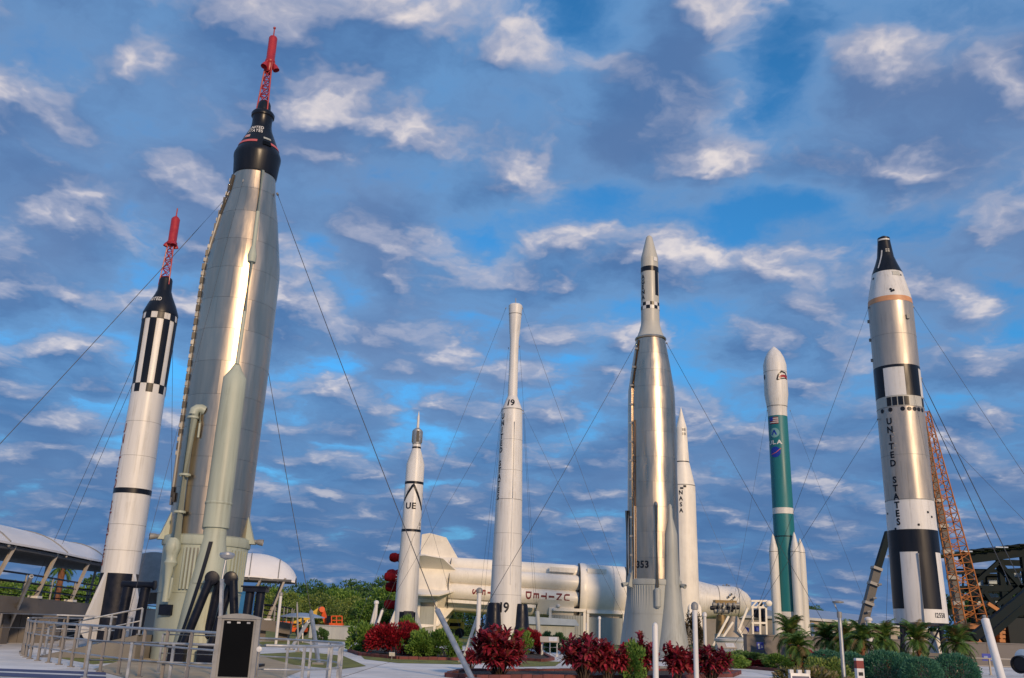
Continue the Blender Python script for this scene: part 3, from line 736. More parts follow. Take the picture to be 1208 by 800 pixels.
for k in range(4): h.patch(mb, 0.12 + 0.38 * (k % 2), 0.40 + 0.38 * (k % 2), h.z(509.5 + 5 * (k // 2)), h.z(506.5 + 5 * (k // 2)), 0.02)
mb.build('vent_panel', greym, h.top)
for k in range(6):
    ph = k * math.pi / 3 + 0.3
    MB().lathe(h.at(ph, h.rad(h.z(720)), 0), axg, [(h.z(740), 0.25), (h.z(716), 0.2), (h.z(713), 0.05)], 10).build('tail_lug', cream, h.top)

# ---- teal rocket with strap-on boosters
d = Rocket('rocket', 'teal rocket with white shark-mouthed nose fairing and white strap-on boosters', 113, (922.0, 575), 40)
d.part('tank', [(722, 12.6), (607, 11.9)], teal)
d.part('tank', [(600, 11.9), (492, 11.1)], teal)
d.part('centre_band', [(607, 12.0), (600, 12.0)], white)
d.part('interstage', [(492, 11.2), (483, 11.3), (482, 11.5), (480, 11.6)], white)
d.part('nose_fairing', [(480, 11.7), (466, 13.6), (431, 13.3), (423, 11.2), (416, 7.6), (411.5, 3.6), (409, 0.4)], white)
band(d, 'joint_ring', 480, 481, greym, 0.02); band(d, 'joint_ring', 440, 440.4, greym, 0.01); band(d, 'joint_ring', 633, 634, black, 0.03)
d.part('engine_section', [(745, 12.8), (722, 12.6)], white)
phl = -0.46; z0, z1 = d.z(502), d.z(494)
mb = MB(); d.patch(mb, phl - 0.48, phl + 0.52, z0, z1, 0.02); fo = mb.build('flag', white, d.top)
mb = MB()
for k in range(4): d.patch(mb, phl - 0.48, phl + 0.52, z0 + (z1 - z0) * (2 * k) / 7.0, z0 + (z1 - z0) * (2 * k + 1) / 7.0, 0.03)
mb.build('flag_stripes', redtext, fo)
mb = MB(); d.patch(mb, phl - 0.48, phl - 0.05, z0 + (z1 - z0) * 0.45, z1, 0.04); mb.build('flag_canton', signblue, fo)
def disc(rk, ph, z, rad_, m, name, parent, proud=0.02, sx=1.0):
    vs_ = []; n = 20; r = rk.rad(z)
    for ring in range(4):
        for i in range(n):
            t = 2 * math.pi * i / n; q = rad_ * (ring + 0.001) / 3
            vs_.append(rk.at(ph + q * sx * math.cos(t) / r, rk.rad(z + q * math.sin(t)) + proud, z + q * math.sin(t)))
    fs = [(k * n + i, k * n + (i + 1) % n, (k + 1) * n + (i + 1) % n, (k + 1) * n + i) for k in range(3) for i in range(n)]
    return MB().add(vs_, fs).build(name, m, parent)
em = disc(d, phl + 0.05, d.z(512.5), 0.62, mat('pale_teal_emblem', (0.16, 0.36, 0.38), 0.5), 'emblem', d.top)
mb = MB(); strip(d, mb, [(phl - 0.22, d.z(515)), (phl + 0.03, d.z(509.5)), (phl + 0.25, d.z(515))], 0.16, 0.03); mb.build('emblem_peak', signblue, em)
d.line('ULA', phl, 523.5, 0.5, white, sx=1.25, bold=0.04)
em = disc(d, phl + 0.02, d.z(535), 0.68, signblue, 'round_emblem', d.top)
d.line('NASA', phl + 0.02, 535, 0.28, white, em, sx=0.95, bold=0.03, name='emblem_lettering')
mb = MB(); strip(d, mb, [(phl - 0.4, d.z(537.5)), (phl + 0.1, d.z(535.8)), (phl + 0.62, d.z(531))], 0.09, 0.035); mb.build('emblem_swoosh', pinktrim, em)
mb = MB(); strip(d, mb, [(0.12, d.z(451.5)), (0.24, d.z(446)), (0.55, d.z(441.5)), (0.95, d.z(442.5)), (1.25, d.z(447))], 0.20, 0.02); fo = mb.build('shark_mouth', black, d.top)
mb = MB(); strip(d, mb, [(0.34, d.z(448.5)), (0.6, d.z(446.6)), (0.9, d.z(446.2)), (1.2, d.z(448.4))], 0.30, 0.026); mb.build('shark_tongue', red, fo)
mb = MB(); strip(d, mb, [(0.12, d.z(451.7)), (0.5, d.z(450)), (0.9, d.z(448.8)), (1.25, d.z(449.3))], 0.12, 0.03); mb.build('shark_lip', black, fo)
disc(d, -1.15, d.z(446), 0.35, black, 'shark_eye', d.top, sx=0.6)
axd = (d.rt, d.face, V((0, 0, 1)))
for i, (px_, ty) in enumerate(((911, 631), (935, 629), (942.5, 635))):
    off = d.r(px_ - (923.6 + 0.5), 640); rr = d.r(11.9 + 5.4, 640); ph = math.asin(max(-1, min(1, off / rr)))
    if i == 2: ph = math.pi - ph
    if i == 0: ph = -math.pi + abs(ph) if False else ph
    p = d.at(ph, rr, 0)
    bo = MB().lathe(p, axd, [(d.z(750), 0.56), (d.z(655), 0.54), (d.z(648), 0.50), (d.z(ty + 3), 0.16), (d.z(ty), 0.02)], 24).build('booster', white, d.top)
    MB().lathe(p, axd, [(d.z(652) - 0.03, 0.54), (d.z(652) - 0.02, 0.555), (d.z(652) + 0.02, 0.555), (d.z(652) + 0.03, 0.54)], 24, False).build('booster_ring', greym, bo)

# ---- silver rocket with black wedge capsule, right
t = Rocket('rocket', 'silver and white rocket lettered UNITED STATES with black wedge capsule on top', 62, (1073, 594), 56)
t.part('lower_stage', [(735, 29.7), (700, 29.0), (652, 27.8), (592, 26.8)], white)
t.part('mid_stage', [(592, 26.8), (484, 26.0)], silver)
t.part('interstage', [(484, 26.0), (472, 25.8), (436, 25.4)], agrey)
t.part('upper_stage', [(436, 25.4), (362, 24.7)], silver)
t.part('adapter', [(362, 24.7), (352, 23.6), (340, 20.8), (324.5, 17.1)], white)
band(t, 'orange_band', 356, 362, peach)
t.part('capsule', [(324.5, 17.2), (323, 16.8), (312, 12.2), (304, 9.4), (290, 7.6), (285, 7.0)], black)
t.part('capsule_nose', [(285, 6.8), (284, 7.0), (281.5, 6.8), (280.5, 5.0), (279, 2.2)], black, main=False)
mb = MB(); t.patch(mb, -0.9, 0.9, t.z(285.8), t.z(284.2), 0.06); mb.build('nose_rim', white, t.top)
mb = MB(); strip(t, mb, [(-0.6, t.z(320)), (-0.5, t.z(310)), (-0.35, t.z(298))], 0.10, 0.02); mb.build('white_stripe', white, t.top)
mb = MB()
for k in range(4): t.patch(mb, 0.1 + 0.3 * (k % 2), 0.32 + 0.3 * (k % 2), t.z(300.2 - 2.3 * (k // 2)), t.z(299 - 2.3 * (k // 2)), 0.02)
mb.build('window', agrey, t.top)
mb = MB(); t.patch(mb, 0.32, 0.85, t.z(331), t.z(326), 0.03); mb.build('equipment_hatch', agrey, t.top)
for (ph, y, q) in ((-0.95, 331, 0.09), (0.9, 330, 0.08), (0.10, 349, 0.09), (0.22, 350.5, 0.09), (0.13, 351.5, 0.08)): disc(t, ph, t.z(y), q, black, 'port', t.top, 0.02)
z0, z1 = t.z(472), t.z(437)
for (p0, p1) in ((-1.75, -0.60), (0.33, 1.12), (2.0, 2.9), (-2.9, -2.4)):
    mb = MB(); t.patch(mb, p0, p1, z0, z1, 0.014); mb.build('black_panel', black, t.top)
band(t, 'black_rim', 436, 439, black)
for (p0, p1) in ((-0.60, 0.33), (1.12, 2.0)):
    mb = MB(); t.patch(mb, p0 + 0.01, p1 - 0.01, z0, t.z(439.4), 0.018); mb.build('white_panel', white, t.top)
for p0 in (-0.55, -0.30, -0.05, 0.20, 1.15):
    mb = MB(); t.patch(mb, p0, p0 + 0.205, t.z(483.5), t.z(473.5), 0.02); mb.build('vent_window', black, t.top)
for ph in (-0.85, -0.42, 0.10, 0.38, 0.62, 0.85, 1.1): disc(t, ph, t.z(488), 0.15, black, 'port', t.top, 0.02)
t.stack('UNITED STATES', -0.53, 501, 618, 0.44, black, sx=0.95, bold=0.035)
band(t, 'joint_ring', 591.5, 592.5, greym, 0.015); band(t, 'joint_ring', 484, 484.7, greym, 0.015); band(t, 'joint_ring', 400, 400.4, greym, 0.008); band(t, 'joint_ring', 540, 540.4, greym, 0.008)
mbz = [t.z(y) for y in (719, 653, 627)]
mb = MB(); t.patch(mb, -math.pi, math.pi, mbz[1], mbz[2], 0.014); mb.build('black_belt', black, t.top)
for (p0, p1) in ((-1.9, -0.60), (0.13, 0.92), (1.9, 2.5), (-2.9, -2.3)):
    mb = MB(); t.patch(mb, p0, p1, mbz[0], mbz[1], 0.014, 2); mb.build('black_panel', black, t.top)
for (ph, y) in ((-1.15, 607), (0.75, 607), (0.28, 622), (-0.7, 626), (0.95, 612)): disc(t, ph, t.z(y), 0.08, black, 'port', t.top, 0.02)
t.line('12558', 0.80, 726, 0.30, black, sx=0.8)
run_down(t, [(655, 0.12), (735, 0.10)], 0.07, 'cable_trunk', white, 0.03)
MB().box(t.at(0.75, t.rad(t.z(381)) + 0.06, t.z(381)), (0.2, 0.2, 0.32), axg).build('bracket', greym, t.top, smooth=False)
for y in (378, 400, 424): MB().box(t.at(-1.45, t.rad(t.z(y)) + 0.05, t.z(y)), (0.12, 0.12, 0.22), axg).build('bracket', greym, t.top, smooth=False)
for k in range(2):
    mb = MB(); nozzle(mb, t.at((-1.2, 1.2)[k], 0.8, t.z(745)), (0, 0, -1), 0.3, 0.55, 1.3); mb.build('engine_nozzle', white, t.top)
z0 = t.z(736)
for k in range(4):
    ph = k * math.pi / 2 + 0.75; r0 = t.rad(z0)
    lg = MB().tube(t.at(ph, r0 - 0.05, z0), t.at(ph, r0 + 0.1, 0), 0.14).build('stand_leg', navy, t.top)
    MB().tube(t.at(ph, r0 - 0.05, z0 - 0.15), t.at(ph + 0.8, r0 * 0.9, 0.4), 0.06).build('stand_brace', navy, lg)
    MB().tube(t.at(ph, r0 - 0.05, z0 - 0.15), t.at(ph - 0.8, r0 * 0.9, 0.4), 0.06).build('stand_brace', navy, lg)
MB().lathe(t.c, axg, [(z0 - 0.14, t.rad(z0) - 0.5), (z0 - 0.14, t.rad(z0) + 0.06), (z0 - 0.005, t.rad(z0) + 0.06), (z0 - 0.005, t.rad(z0) - 0.5)], 40, False).build('stand_ring', navy, t.top)

# ---- long rocket lying on cradles
SA, SB = P(492, 687, 112), P(735, 702.5, 112)
EX = (SB - SA).normalized(); EY = (V((0, -1, 0)) - EX * EX.dot(V((0, -1, 0)))).normalized(); EZ = EY.cross(EX).normalized()
if EZ.z < 0: EZ = -EZ
SM = (SB - SA).length / 243.0
def sx(px): return (px - 492) * SM
def sp(px, ay, az): return SA + EX * sx(px) + EY * ay + EZ * az
lyr = thing('rocket', 'long cream rocket lying on its side with red engine covers and stubby fins', 'rocket', V((SA.x, SA.y, 0)))
axs = (EY, EZ, EX)
def slathe(name, pf, m, parent=None, n=56, cap=True): return MB().lathe(SA, axs, [(sx(p), r) for p, r in pf], n, cap).build(name, m, parent or lyr)
slathe('tail_unit', [(490, 2.6), (492, 3.15), (512, 3.25), (528, 3.22), (532, 2.6)], cream)
slathe('core_tank', [(520, 1.6), (684, 1.6)], cream)
for k in range(8):
    an = k * math.pi / 4 + math.pi / 8 + 0.03
    MB().lathe(SA + (EY * math.cos(an) + EZ * math.sin(an)) * 2.32, axs, [(sx(516), 0.3), (sx(522), 0.80), (sx(527), 0.93), (sx(676), 0.93), (sx(681), 0.80), (sx(683), 0.5)], 28).build('outer_tank', cream, lyr)
slathe('forward_ring', [(682, 2.4), (682.2, 3.36), (684, 3.42), (688, 3.42), (690, 3.34)], cream)
slathe('ring_edge', [(681, 2.5), (681.2, 3.40), (682.1, 3.40), (682.1, 2.5)], black)
slathe('second_stage', [(690, 3.32), (722, 3.32), (722.4, 3.30), (723.4, 3.30), (724, 3.32), (735, 3.32)], cream)
slathe('stage_seam', [(720.5, 3.0), (720.6, 3.36), (721.6, 3.36), (721.7, 3.0)], white, cap=False)
slathe('black_interstage', [(735, 3.2), (735.2, 3.30), (742, 3.24), (743, 3.0)], navy)
slathe('third_section', [(743, 3.1), (775, 3.1), (780, 3.05)], cream)
slathe('tapered_adapter', [(780, 3.05), (845, 1.78)], white)
slathe('service_module', [(845, 1.80), (846, 1.83), (868, 1.80), (869, 1.78)], cream)
slathe('crew_capsule', [(869, 1.72), (872, 1.66), (880, 1.16), (884, 0.72), (885, 0.3)], cream)
for (px_, an) in ((858, 0.25), (858, 1.9)):
    for (du, dv) in ((0.22, 0), (-0.22, 0), (0, 0.1), (0, -0.1)):
        a_ = an + dv * 1.6; mb = MB(); nozzle(mb, sp(px_, math.cos(a_) * 1.84, math.sin(a_) * 1.84) + EX * du, EX * (1 if du > 0 else -1) * abs(du) * 3 + (EY * math.cos(a_) + EZ * math.sin(a_)), 0.06, 0.13, 0.28, 10); mb.build('thruster', greym, lyr)
for (px_, m_) in ((531, black), (845, greym), (868, greym), (780, greym)):
    rr = {531: 3.2, 845: 1.80, 868: 1.81, 780: 3.04}[px_]
    slathe('joint_ring', [(px_ - 0.3, rr - 0.2), (px_ - 0.3, rr + 0.03), (px_ + 0.3, rr + 0.03), (px_ + 0.3, rr - 0.2)], m_, cap=False)
for k in range(8):
    an = k * math.pi / 4 + math.pi / 8 + 0.12; ra = EY * math.cos(an) + EZ * math.sin(an); tn = (EZ * math.cos(an) - EY * math.sin(an)) * 0.16
    pts = [(540, 2.9), (523, 5.5), (503, 5.9), (494, 5.7), (494, 2.9)]
    fo = MB().prism([SA + EX * sx(p) + ra * q - tn / 2 for p, q in pts], tn).build('fin', cream, lyr, smooth=False)
    if k in (2, 6): MB().prism([SA + EX * sx(p) + ra * q - tn * 0.58 for p, q in [(505, 3.4), (505, 4.2), (494.5, 4.1), (494.5, 3.4)]], tn * 1.16).build('black_mark', navy, fo, smooth=False)
for (an, q) in [(k * math.pi / 2 + 0.12, 2.75) for k in range(4)] + [(k * math.pi / 2 + math.pi / 4, 1.05) for k in range(4)]:
    o_ = (EY * math.cos(an) + EZ * math.sin(an)) * q
    en = MB().lathe(SA + o_, (EY, EZ, EX), [(sx(470), 0.62), (sx(474), 0.55), (sx(484), 0.32), (sx(491), 0.26)], 18).build('engine_nozzle', white, lyr)
    MB().lathe(SA + o_, (EY, EZ, EX), [(sx(456), 0.10), (sx(456.8), 0.38), (sx(459), 0.52), (sx(463), 0.58), (sx(466), 0.46), (sx(470), 0.64), (sx(472), 0.60)], 11).build('engine_cover', redcloth, en)
for (px0, px1, az, ay) in ((646, 676, 2.35, 2.25), (690, 712, 2.45, 2.3)):
    MB().box(sp((px0 + px1) / 2, ay, az), (sx(px1) - sx(px0), 0.5, 0.5), (EX, EY, EZ)).build('fairing', cream, lyr, smooth=False)
MB().prism([sp(636, 2.75, -1.1), sp(676, 2.75, -1.1), sp(676, 1.9, -2.75), sp(632, 1.9, -2.75)], EY * 0.35).build('fairing', cream, lyr, smooth=False)
MB().bar(sp(532, 2.82, -1.95), sp(632, 2.82, -1.95), 0.35, 0.35).build('fairing', cream, lyr, smooth=False)
for (px_, az) in ((658, -1.75), (653, -2.2)):
    MB().lathe(sp(px_, 2.7, az), basis(EY), [(0, 0.22), (0.3, 0.2), (0.42, 0.1)], 12).build('lug', white, lyr)
for i, ch in enumerate('UNITED STATES'):
    if ch == ' ': continue
    gv, gf, w = glyph(ch, 0.03); gv, gf = slice_mesh(gv, gf, 4, w / 2); hh = 0.64
    an0 = -math.pi / 8 + 0.03; cen = (EY * math.cos(an0) + EZ * math.sin(an0)) * 2.32
    vs_ = []
    for v in gv:
        a_ = an0 + 0.42 - v.x * hh * 1.5 / 0.945
        vs_.append(SA + EX * (sx(667 - 8.75 * i) + v.y * hh) + cen + (EY * math.cos(a_) + EZ * math.sin(a_)) * 0.948)
    MB().add(vs_, gf).build('letter', redtext, lyr, smooth=False)
def cradle(px0, px1, label, ribbed):
    c0, c1 = sp(px0, 0, 0), sp(px1, 0, 0); ct = (c0 + c1) / 2; zt_ = sp((px0 + px1) / 2, 0, -2.2).z
    cr = thing('rocket_cradle', label, 'support', V((ct.x, ct.y, 0)), 'cradles under the lying rocket')
    wd = (c1 - c0).length
    nb = 12 if ribbed else 1
    for k in range(nb):
        x_ = -wd / 2 + wd * (k + 0.5) / nb
        MB().box(V((ct.x + x_, ct.y - 2.6, (zt_ - 0.5) / 2)), (wd / nb - 0.03, 0.25 + 0.06 * (k % 2), zt_ - 0.5)).build('side_panel', pale2, cr, smooth=False)
    for s_ in (-1, 1):
        MB().box(V((ct.x + s_ * (wd / 2 + 0.16), ct.y - 2.6, (zt_ + 0.2) / 2)), (0.3, 0.4, zt_ + 0.2)).build('post', cream, cr, smooth=False)
        MB().box(V((ct.x + s_ * (wd / 2 + 0.16), ct.y + 2.6, (zt_ + 0.2) / 2)), (0.3, 0.4, zt_ + 0.2)).build('post', cream, cr, smooth=False)
    MB().box(V((ct.x, ct.y, zt_ - 0.85)), (wd, 4.4, 0.5)).build('saddle_beam', cream, cr, smooth=False)
    MB().box(V((ct.x, ct.y - 2.62, zt_ + 0.1)), (wd + 0.6, 0.5, 0.34)).build('top_rail', cream, cr, smooth=False)
cradle(650, 686, 'grey ribbed cradle wall under the middle of the lying cream rocket', True)
cradle(693, 731, 'plain grey cradle with cream posts under the front of the lying cream rocket', False)
cradle(500, 516, 'narrow cradle under the tail fins of the lying cream rocket', False)

# ================================================================== ground
gr = struct(MB().add([(-1500, -300, -0.012), (1500, -300, -0.012), (1500, 3000, -0.012), (-1500, 3000, -0.012)], [(0, 1, 2, 3)]), 'ground', turf, smooth=False)
# paved plaza: concrete slabs as far as their joints can be told apart
plaza = struct(MB().add([(-70, -40, -0.006), (75, -40, -0.006), (75, 78, -0.006), (-70, 78, -0.006)], [(0, 1, 2, 3)]), 'plaza', conc, smooth=False)
slab = bpy.data.meshes.new('paving_slab')
mbs = MB().box((0, 0, 0), (3.95, 3.95, 0.02))
slab.from_pydata([tuple(p) for p in mbs.v], [], mbs.f); slab.materials.append(mat('concrete_slab', (0.72, 0.71, 0.69), 0.85, 0, 0.16, (1, 1, 1), 0.5, 0.15, 14, objvar=0.16))
def ppoly(name, px, z, m, base_z=None, kind='structure'):
    """flat sheet whose corners are given as photograph pixels on the ground"""
    pts = [PZ(x, y, 0) for x, y in px]; o = MB()
    o.add([V((p.x, p.y, z)) for p in pts], [tuple(range(len(pts)))])
    ob = o.build(name, m, None, smooth=False); ob['kind'] = kind
    return ob
struct(MB().add([(-35, 19, -0.0045), (43, 19, -0.0045), (43, 77, -0.0045), (-35, 77, -0.0045)], [(0, 1, 2, 3)]), 'paving_joints', soil, smooth=False)
for i in range(-9, 11):
    for j in range(5, 19):
        ob = bpy.data.objects.new('paving_slab', slab); col.objects.link(ob); ob.parent = plaza
        ob.location = (i * 4.0 + 1.3, j * 4.0 + 0.8, -0.008 + random.uniform(-0.001, 0.001))
ppoly('lawn', [(306, 757), (350, 756), (372, 761), (330, 764), (300, 763)], 0.010, turf)
ppoly('lawn', [(300, 772), (360, 769), (405, 774), (432, 786), (400, 790), (330, 783)], 0.010, turf)
ppoly('lawn', [(425, 773), (470, 778), (548, 779.5), (600, 777), (600, 781), (540, 784), (470, 782.5), (430, 778)], 0.010, turf)
ppoly('lawn', [(618, 779), (662, 781), (655, 786), (612, 787)], 0.010, turf)
ppoly('lawn', [(60, 775), (190, 770), (190, 778), (110, 784)], 0.010, turf)
ppoly('pad', [(150, 777), (310, 775), (362, 789), (320, 806), (170, 806), (110, 790)], 0.014, sand)
ppoly('pad', [(700, 784), (850, 788), (846, 800), (690, 797)], 0.014, sand)
ppoly('ground_line', [(-60, 790), (125, 797), (125, 798.6), (-60, 791.5)], 0.012, mat('white_line_paint', (0.75, 0.75, 0.74), 0.7))
mbk = MB(); p0, p1 = PZ(-120, 797.5), PZ(130, 806); d_ = (p1 - p0).normalized(); n_ = V((-d_.y, d_.x, 0))
ppoly('ground_line', [(-60, 787), (125, 793.6), (125, 796.8), (-60, 789.8)], 0.012, mat('blue_line_shadow', (0.06, 0.075, 0.17), 0.7))  # bluish shadow along the edge, put into the colour of a flat band
ppoly('ground_line', [(-60, 791.8), (125, 798.9), (125, 803), (-60, 796)], 0.012, MATS['blue_line_shadow'])  # same shadow colour on the near side of the white line

# ------------------------------------------------------------------ planting beds with brick kerbs
brick_me = bpy.data.meshes.new('brick'); bb = MB().box((0, 0, 0), (0.405, 0.20, 0.15))
brick_me.from_pydata([tuple(p) for p in bb.v], [], bb.f); brick_me.materials.append(brickm)
def bed(px, name='planting_bed'):
    ob = ppoly(name, px, 0.07, soil)
    pts = [PZ(x, y, 0) for x, y in px]; pts.append(pts[0])
    for p, q in zip(pts, pts[1:]):
        n = max(1, int((q - p).length / 0.42)); an = math.atan2(q.y - p.y, q.x - p.x)
        for k in range(n):
            c_ = p + (q - p) * ((k + 0.5) / n)
            b_ = bpy.data.objects.new('brick', brick_me); col.objects.link(b_); b_.parent = ob
            b_.location = (c_.x, c_.y, 0.068 + random.uniform(-0.008, 0.01)); b_.rotation_euler = (0, 0, an + random.uniform(-0.05, 0.05))
            b_.scale = ((q - p).length / n / 0.42, 1, 1)
    return ob
bed([(412, 769), (425, 773.5), (470, 778), (548, 779.5), (556, 772), (500, 765), (425, 763)])
bed([(528, 799), (560, 802), (650, 801), (760, 802), (862, 799), (872, 795), (800, 793.5), (700, 793), (610, 794), (545, 794)])
bed([(598, 778), (640, 781), (652, 779), (640, 772), (600, 770)])
bed([(848, 787), (880, 789), (925, 793), (932, 789), (960, 786), (900, 779), (850, 779)])
ppoly('planting_bed', [(925, 795), (1000, 812), (1160, 812), (1155, 786), (1080, 782), (990, 780), (940, 783)], 0.06, soil)

# ------------------------------------------------------------------ low taupe wall, white building, lawn wall
def wall_line(name, pts, h, th, m, label, cat, cap=None, panels=None):
    pts = [V(p) for p in pts]; w = thing(name, label, cat, pts[0])
    for p, q in zip(pts, pts[1:]):
        n = panels or 1
        for k in range(n):
            a_, b_ = p + (q - p) * (k / n), p + (q - p) * ((k + 1) / n); L = (b_ - a_).length
            x_ = (b_ - a_).normalized(); c_ = (a_ + b_) / 2
            MB().box(c_ + V((0, 0, h / 2)), (L - 0.02, th, h), (x_, V((-x_.y, x_.x, 0)), V((0, 0, 1)))).build('wall_panel', m, w, smooth=False)
        if cap:
            x_ = (q - p).normalized()
            MB().box((p + q) / 2 + V((0, 0, h + 0.04)), ((q - p).length, th + 0.08, 0.08), (x_, V((-x_.y, x_.x, 0)), V((0, 0, 1)))).build('coping', cap, w, smooth=False)
    return w
wall_line('garden_wall', [base(880, 52), base(960, 55), base(1075, 70), base(1260, 68)], 1.56, 0.25, taupe, 'low taupe stucco wall behind the palms on the right', 'wall', taupe, 4)
wall_line('garden_wall', [base(365, 88), base(445, 82)], 1.1, 0.2, cream, 'low white wall in front of the orange boom lift', 'wall', white, 5)
q = thing('visitor_building', 'flat pale building with blue grey roof behind the palms', 'building', base(1000, 132))
A_, B_ = base(940, 128), base(1110, 205); x_ = (B_ - A_).normalized(); n_ = V((-x_.y, x_.x, 0)); L = (B_ - A_).length
MB().box((A_ + B_) / 2 + n_ * 8 + V((0, 0, 1.9)), (L, 16, 3.8), (x_, n_, V((0, 0, 1)))).build('wall', tanwall, q, smooth=False)
MB().box((A_ + B_) / 2 + n_ * 7.9 + V((0, 0, 3.98)), (L + 0.6, 16.6, 0.35), (x_, n_, V((0, 0, 1)))).build('fascia', white, q, smooth=False)
MB().prism([A_ + V((0, 0, 4.16)), A_ + n_ * 9 + V((0, 0, 6.1)), A_ + n_ * 16 + V((0, 0, 6.1)), A_ + n_ * 16 + V((0, 0, 4.16))], x_ * L).build('roof', metalroof, q, smooth=False)
for k in range(7):
    c_ = A_ + x_ * (L * (k + 0.5) / 7) - n_ * 0.03
    w_ = MB().box(c_ + V((0, 0, 1.5)), (L / 7 * 0.6, 0.1, 1.6), (x_, n_, V((0, 0, 1)))).build('window', glassdark, q, smooth=False)
    MB().box(c_ + V((0, 0, 2.36)) - n_ * 0.02, (L / 7 * 0.66, 0.16, 0.12), (x_, n_, V((0, 0, 1)))).build('window_frame', white, w_, smooth=False)
MB().tube(A_ + x_ * 22 + n_ * 5 + V((0, 0, 5)), A_ + x_ * 22 + n_ * 5 + V((0, 0, 7.5)), 0.05).bar(A_ + x_ * 22 + n_ * 5 + V((0, 0, 7)) - x_, A_ + x_ * 22 + n_ * 5 + V((0, 0, 7)) + x_, 0.1).build('roof_aerial', greym, q)

# ------------------------------------------------------------------ covered ramp walkway, left background
CP = [(-170, 38), (-40, 46), (60, 57), (160, 66), (240, 71), (305, 72.5), (342, 73)]
cpts = [base(px, Y) for px, Y in CP]
def spline(pts, n):
    out = []
    for i in range(len(pts) - 1):
        p0, p1, p2, p3 = pts[max(i - 1, 0)], pts[i], pts[i + 1], pts[min(i + 2, len(pts) - 1)]
        for k in range(n):
            t_ = k / n; out.append(0.5 * ((2 * p1) + (p2 - p0) * t_ + (2 * p0 - 5 * p1 + 4 * p2 - p3) * t_ ** 2 + (-p0 + 3 * p1 - 3 * p2 + p3) * t_ ** 3))
    out.append(pts[-1]); return out
cs = spline(cpts, 6); N = len(cs)
walk = thing('covered_walkway', 'raised ramp walkway under a curved white membrane roof', 'walkway', cs[0])
def frame_at(i):
    d_ = (cs[min(i + 1, N - 1)] - cs[max(i - 1, 0)]).normalized(); return d_, V((d_.y, -d_.x, 0))
def roofrow(i, off):
    d_, s_ = frame_at(i); f = i / (N - 1); drop = max(0.0, (f - 0.80) / 0.20)
    wd = 2.7 - 0.5 * drop; row = []
    for k in range(13):
        t_ = -1 + k / 6.0
        zc_ = 4.55 + (1.05 + 0.75 * max(0.0, min(1.0, (f - 0.45) / 0.3))) * (1 - abs(t_) ** 2.2) * (1 - 0.75 * drop ** 2) - 0.25 * drop
        row.append(cs[i] + s_ * (t_ * wd) + V((0, 0, zc_ - off)))
    return row
pan = 0; step = 4
for i0 in range(0, N - 1, step):
    i1 = min(i0 + step, N - 1); vs_ = []; fs = []; rows = 0
    for i in range(i0, i1 + 1):
        vs_ += roofrow(i, 0.0); vs_ += roofrow(i, 0.10); rows += 1
    for j in range(rows - 1):
        for k in range(12):
            a_ = j * 26 + k; b_ = (j + 1) * 26 + k
            fs += [(a_, a_ + 1, b_ + 1, b_), (a_ + 13, b_ + 13, b_ + 14, a_ + 14)]
        for k in (0, 12): fs.append((j * 26 + k, (j + 1) * 26 + k, (j + 1) * 26 + 13 + k, j * 26 + 13 + k))
    for j in (0, rows - 1): fs += [(j * 26 + k, j * 26 + k + 1, j * 26 + 14 + k, j * 26 + 13 + k) for k in range(12)]
    rp = MB().add(vs_, fs).build('roof_panel', membrane, walk)
    MB().path([p + V((0, 0, 0.02)) for p in roofrow(i0, 0)], 0.04, 6).build('roof_seam', greym, rp)
    MB().path([p for p in roofrow(i0, 0.22)], 0.06, 8).build('roof_rib', greym, rp)
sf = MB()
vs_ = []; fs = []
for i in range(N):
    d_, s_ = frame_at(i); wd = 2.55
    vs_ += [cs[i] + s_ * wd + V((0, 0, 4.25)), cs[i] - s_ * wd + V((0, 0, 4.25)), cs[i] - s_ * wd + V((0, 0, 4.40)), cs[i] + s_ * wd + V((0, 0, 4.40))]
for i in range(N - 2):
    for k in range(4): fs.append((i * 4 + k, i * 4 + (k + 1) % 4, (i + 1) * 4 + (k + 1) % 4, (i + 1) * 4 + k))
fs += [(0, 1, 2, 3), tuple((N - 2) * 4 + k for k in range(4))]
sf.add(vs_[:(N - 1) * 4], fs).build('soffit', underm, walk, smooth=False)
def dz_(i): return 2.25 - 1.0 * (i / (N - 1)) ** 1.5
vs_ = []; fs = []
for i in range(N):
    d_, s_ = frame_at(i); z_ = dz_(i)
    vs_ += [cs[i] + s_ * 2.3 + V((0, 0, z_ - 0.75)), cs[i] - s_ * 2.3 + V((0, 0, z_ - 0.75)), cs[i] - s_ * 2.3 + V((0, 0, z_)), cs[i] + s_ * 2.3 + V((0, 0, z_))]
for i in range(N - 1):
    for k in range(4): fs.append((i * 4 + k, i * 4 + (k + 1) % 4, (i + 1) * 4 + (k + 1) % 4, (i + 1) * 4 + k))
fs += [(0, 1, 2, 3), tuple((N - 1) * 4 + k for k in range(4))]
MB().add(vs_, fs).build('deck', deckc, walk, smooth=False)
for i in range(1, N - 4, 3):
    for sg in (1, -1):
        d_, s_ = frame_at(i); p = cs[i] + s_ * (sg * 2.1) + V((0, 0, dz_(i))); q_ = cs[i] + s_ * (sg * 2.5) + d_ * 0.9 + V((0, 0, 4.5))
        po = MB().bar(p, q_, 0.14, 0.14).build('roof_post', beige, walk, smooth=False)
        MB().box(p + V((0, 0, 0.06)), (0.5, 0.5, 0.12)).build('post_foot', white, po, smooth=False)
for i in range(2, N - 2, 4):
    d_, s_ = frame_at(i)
    MB().box(cs[i] + V((0, 0, (dz_(i) - 0.76) / 2)), (0.8, 3.4, dz_(i) - 0.76), (d_, s_, V((0, 0, 1)))).build('pier', deckc, walk, smooth=False)
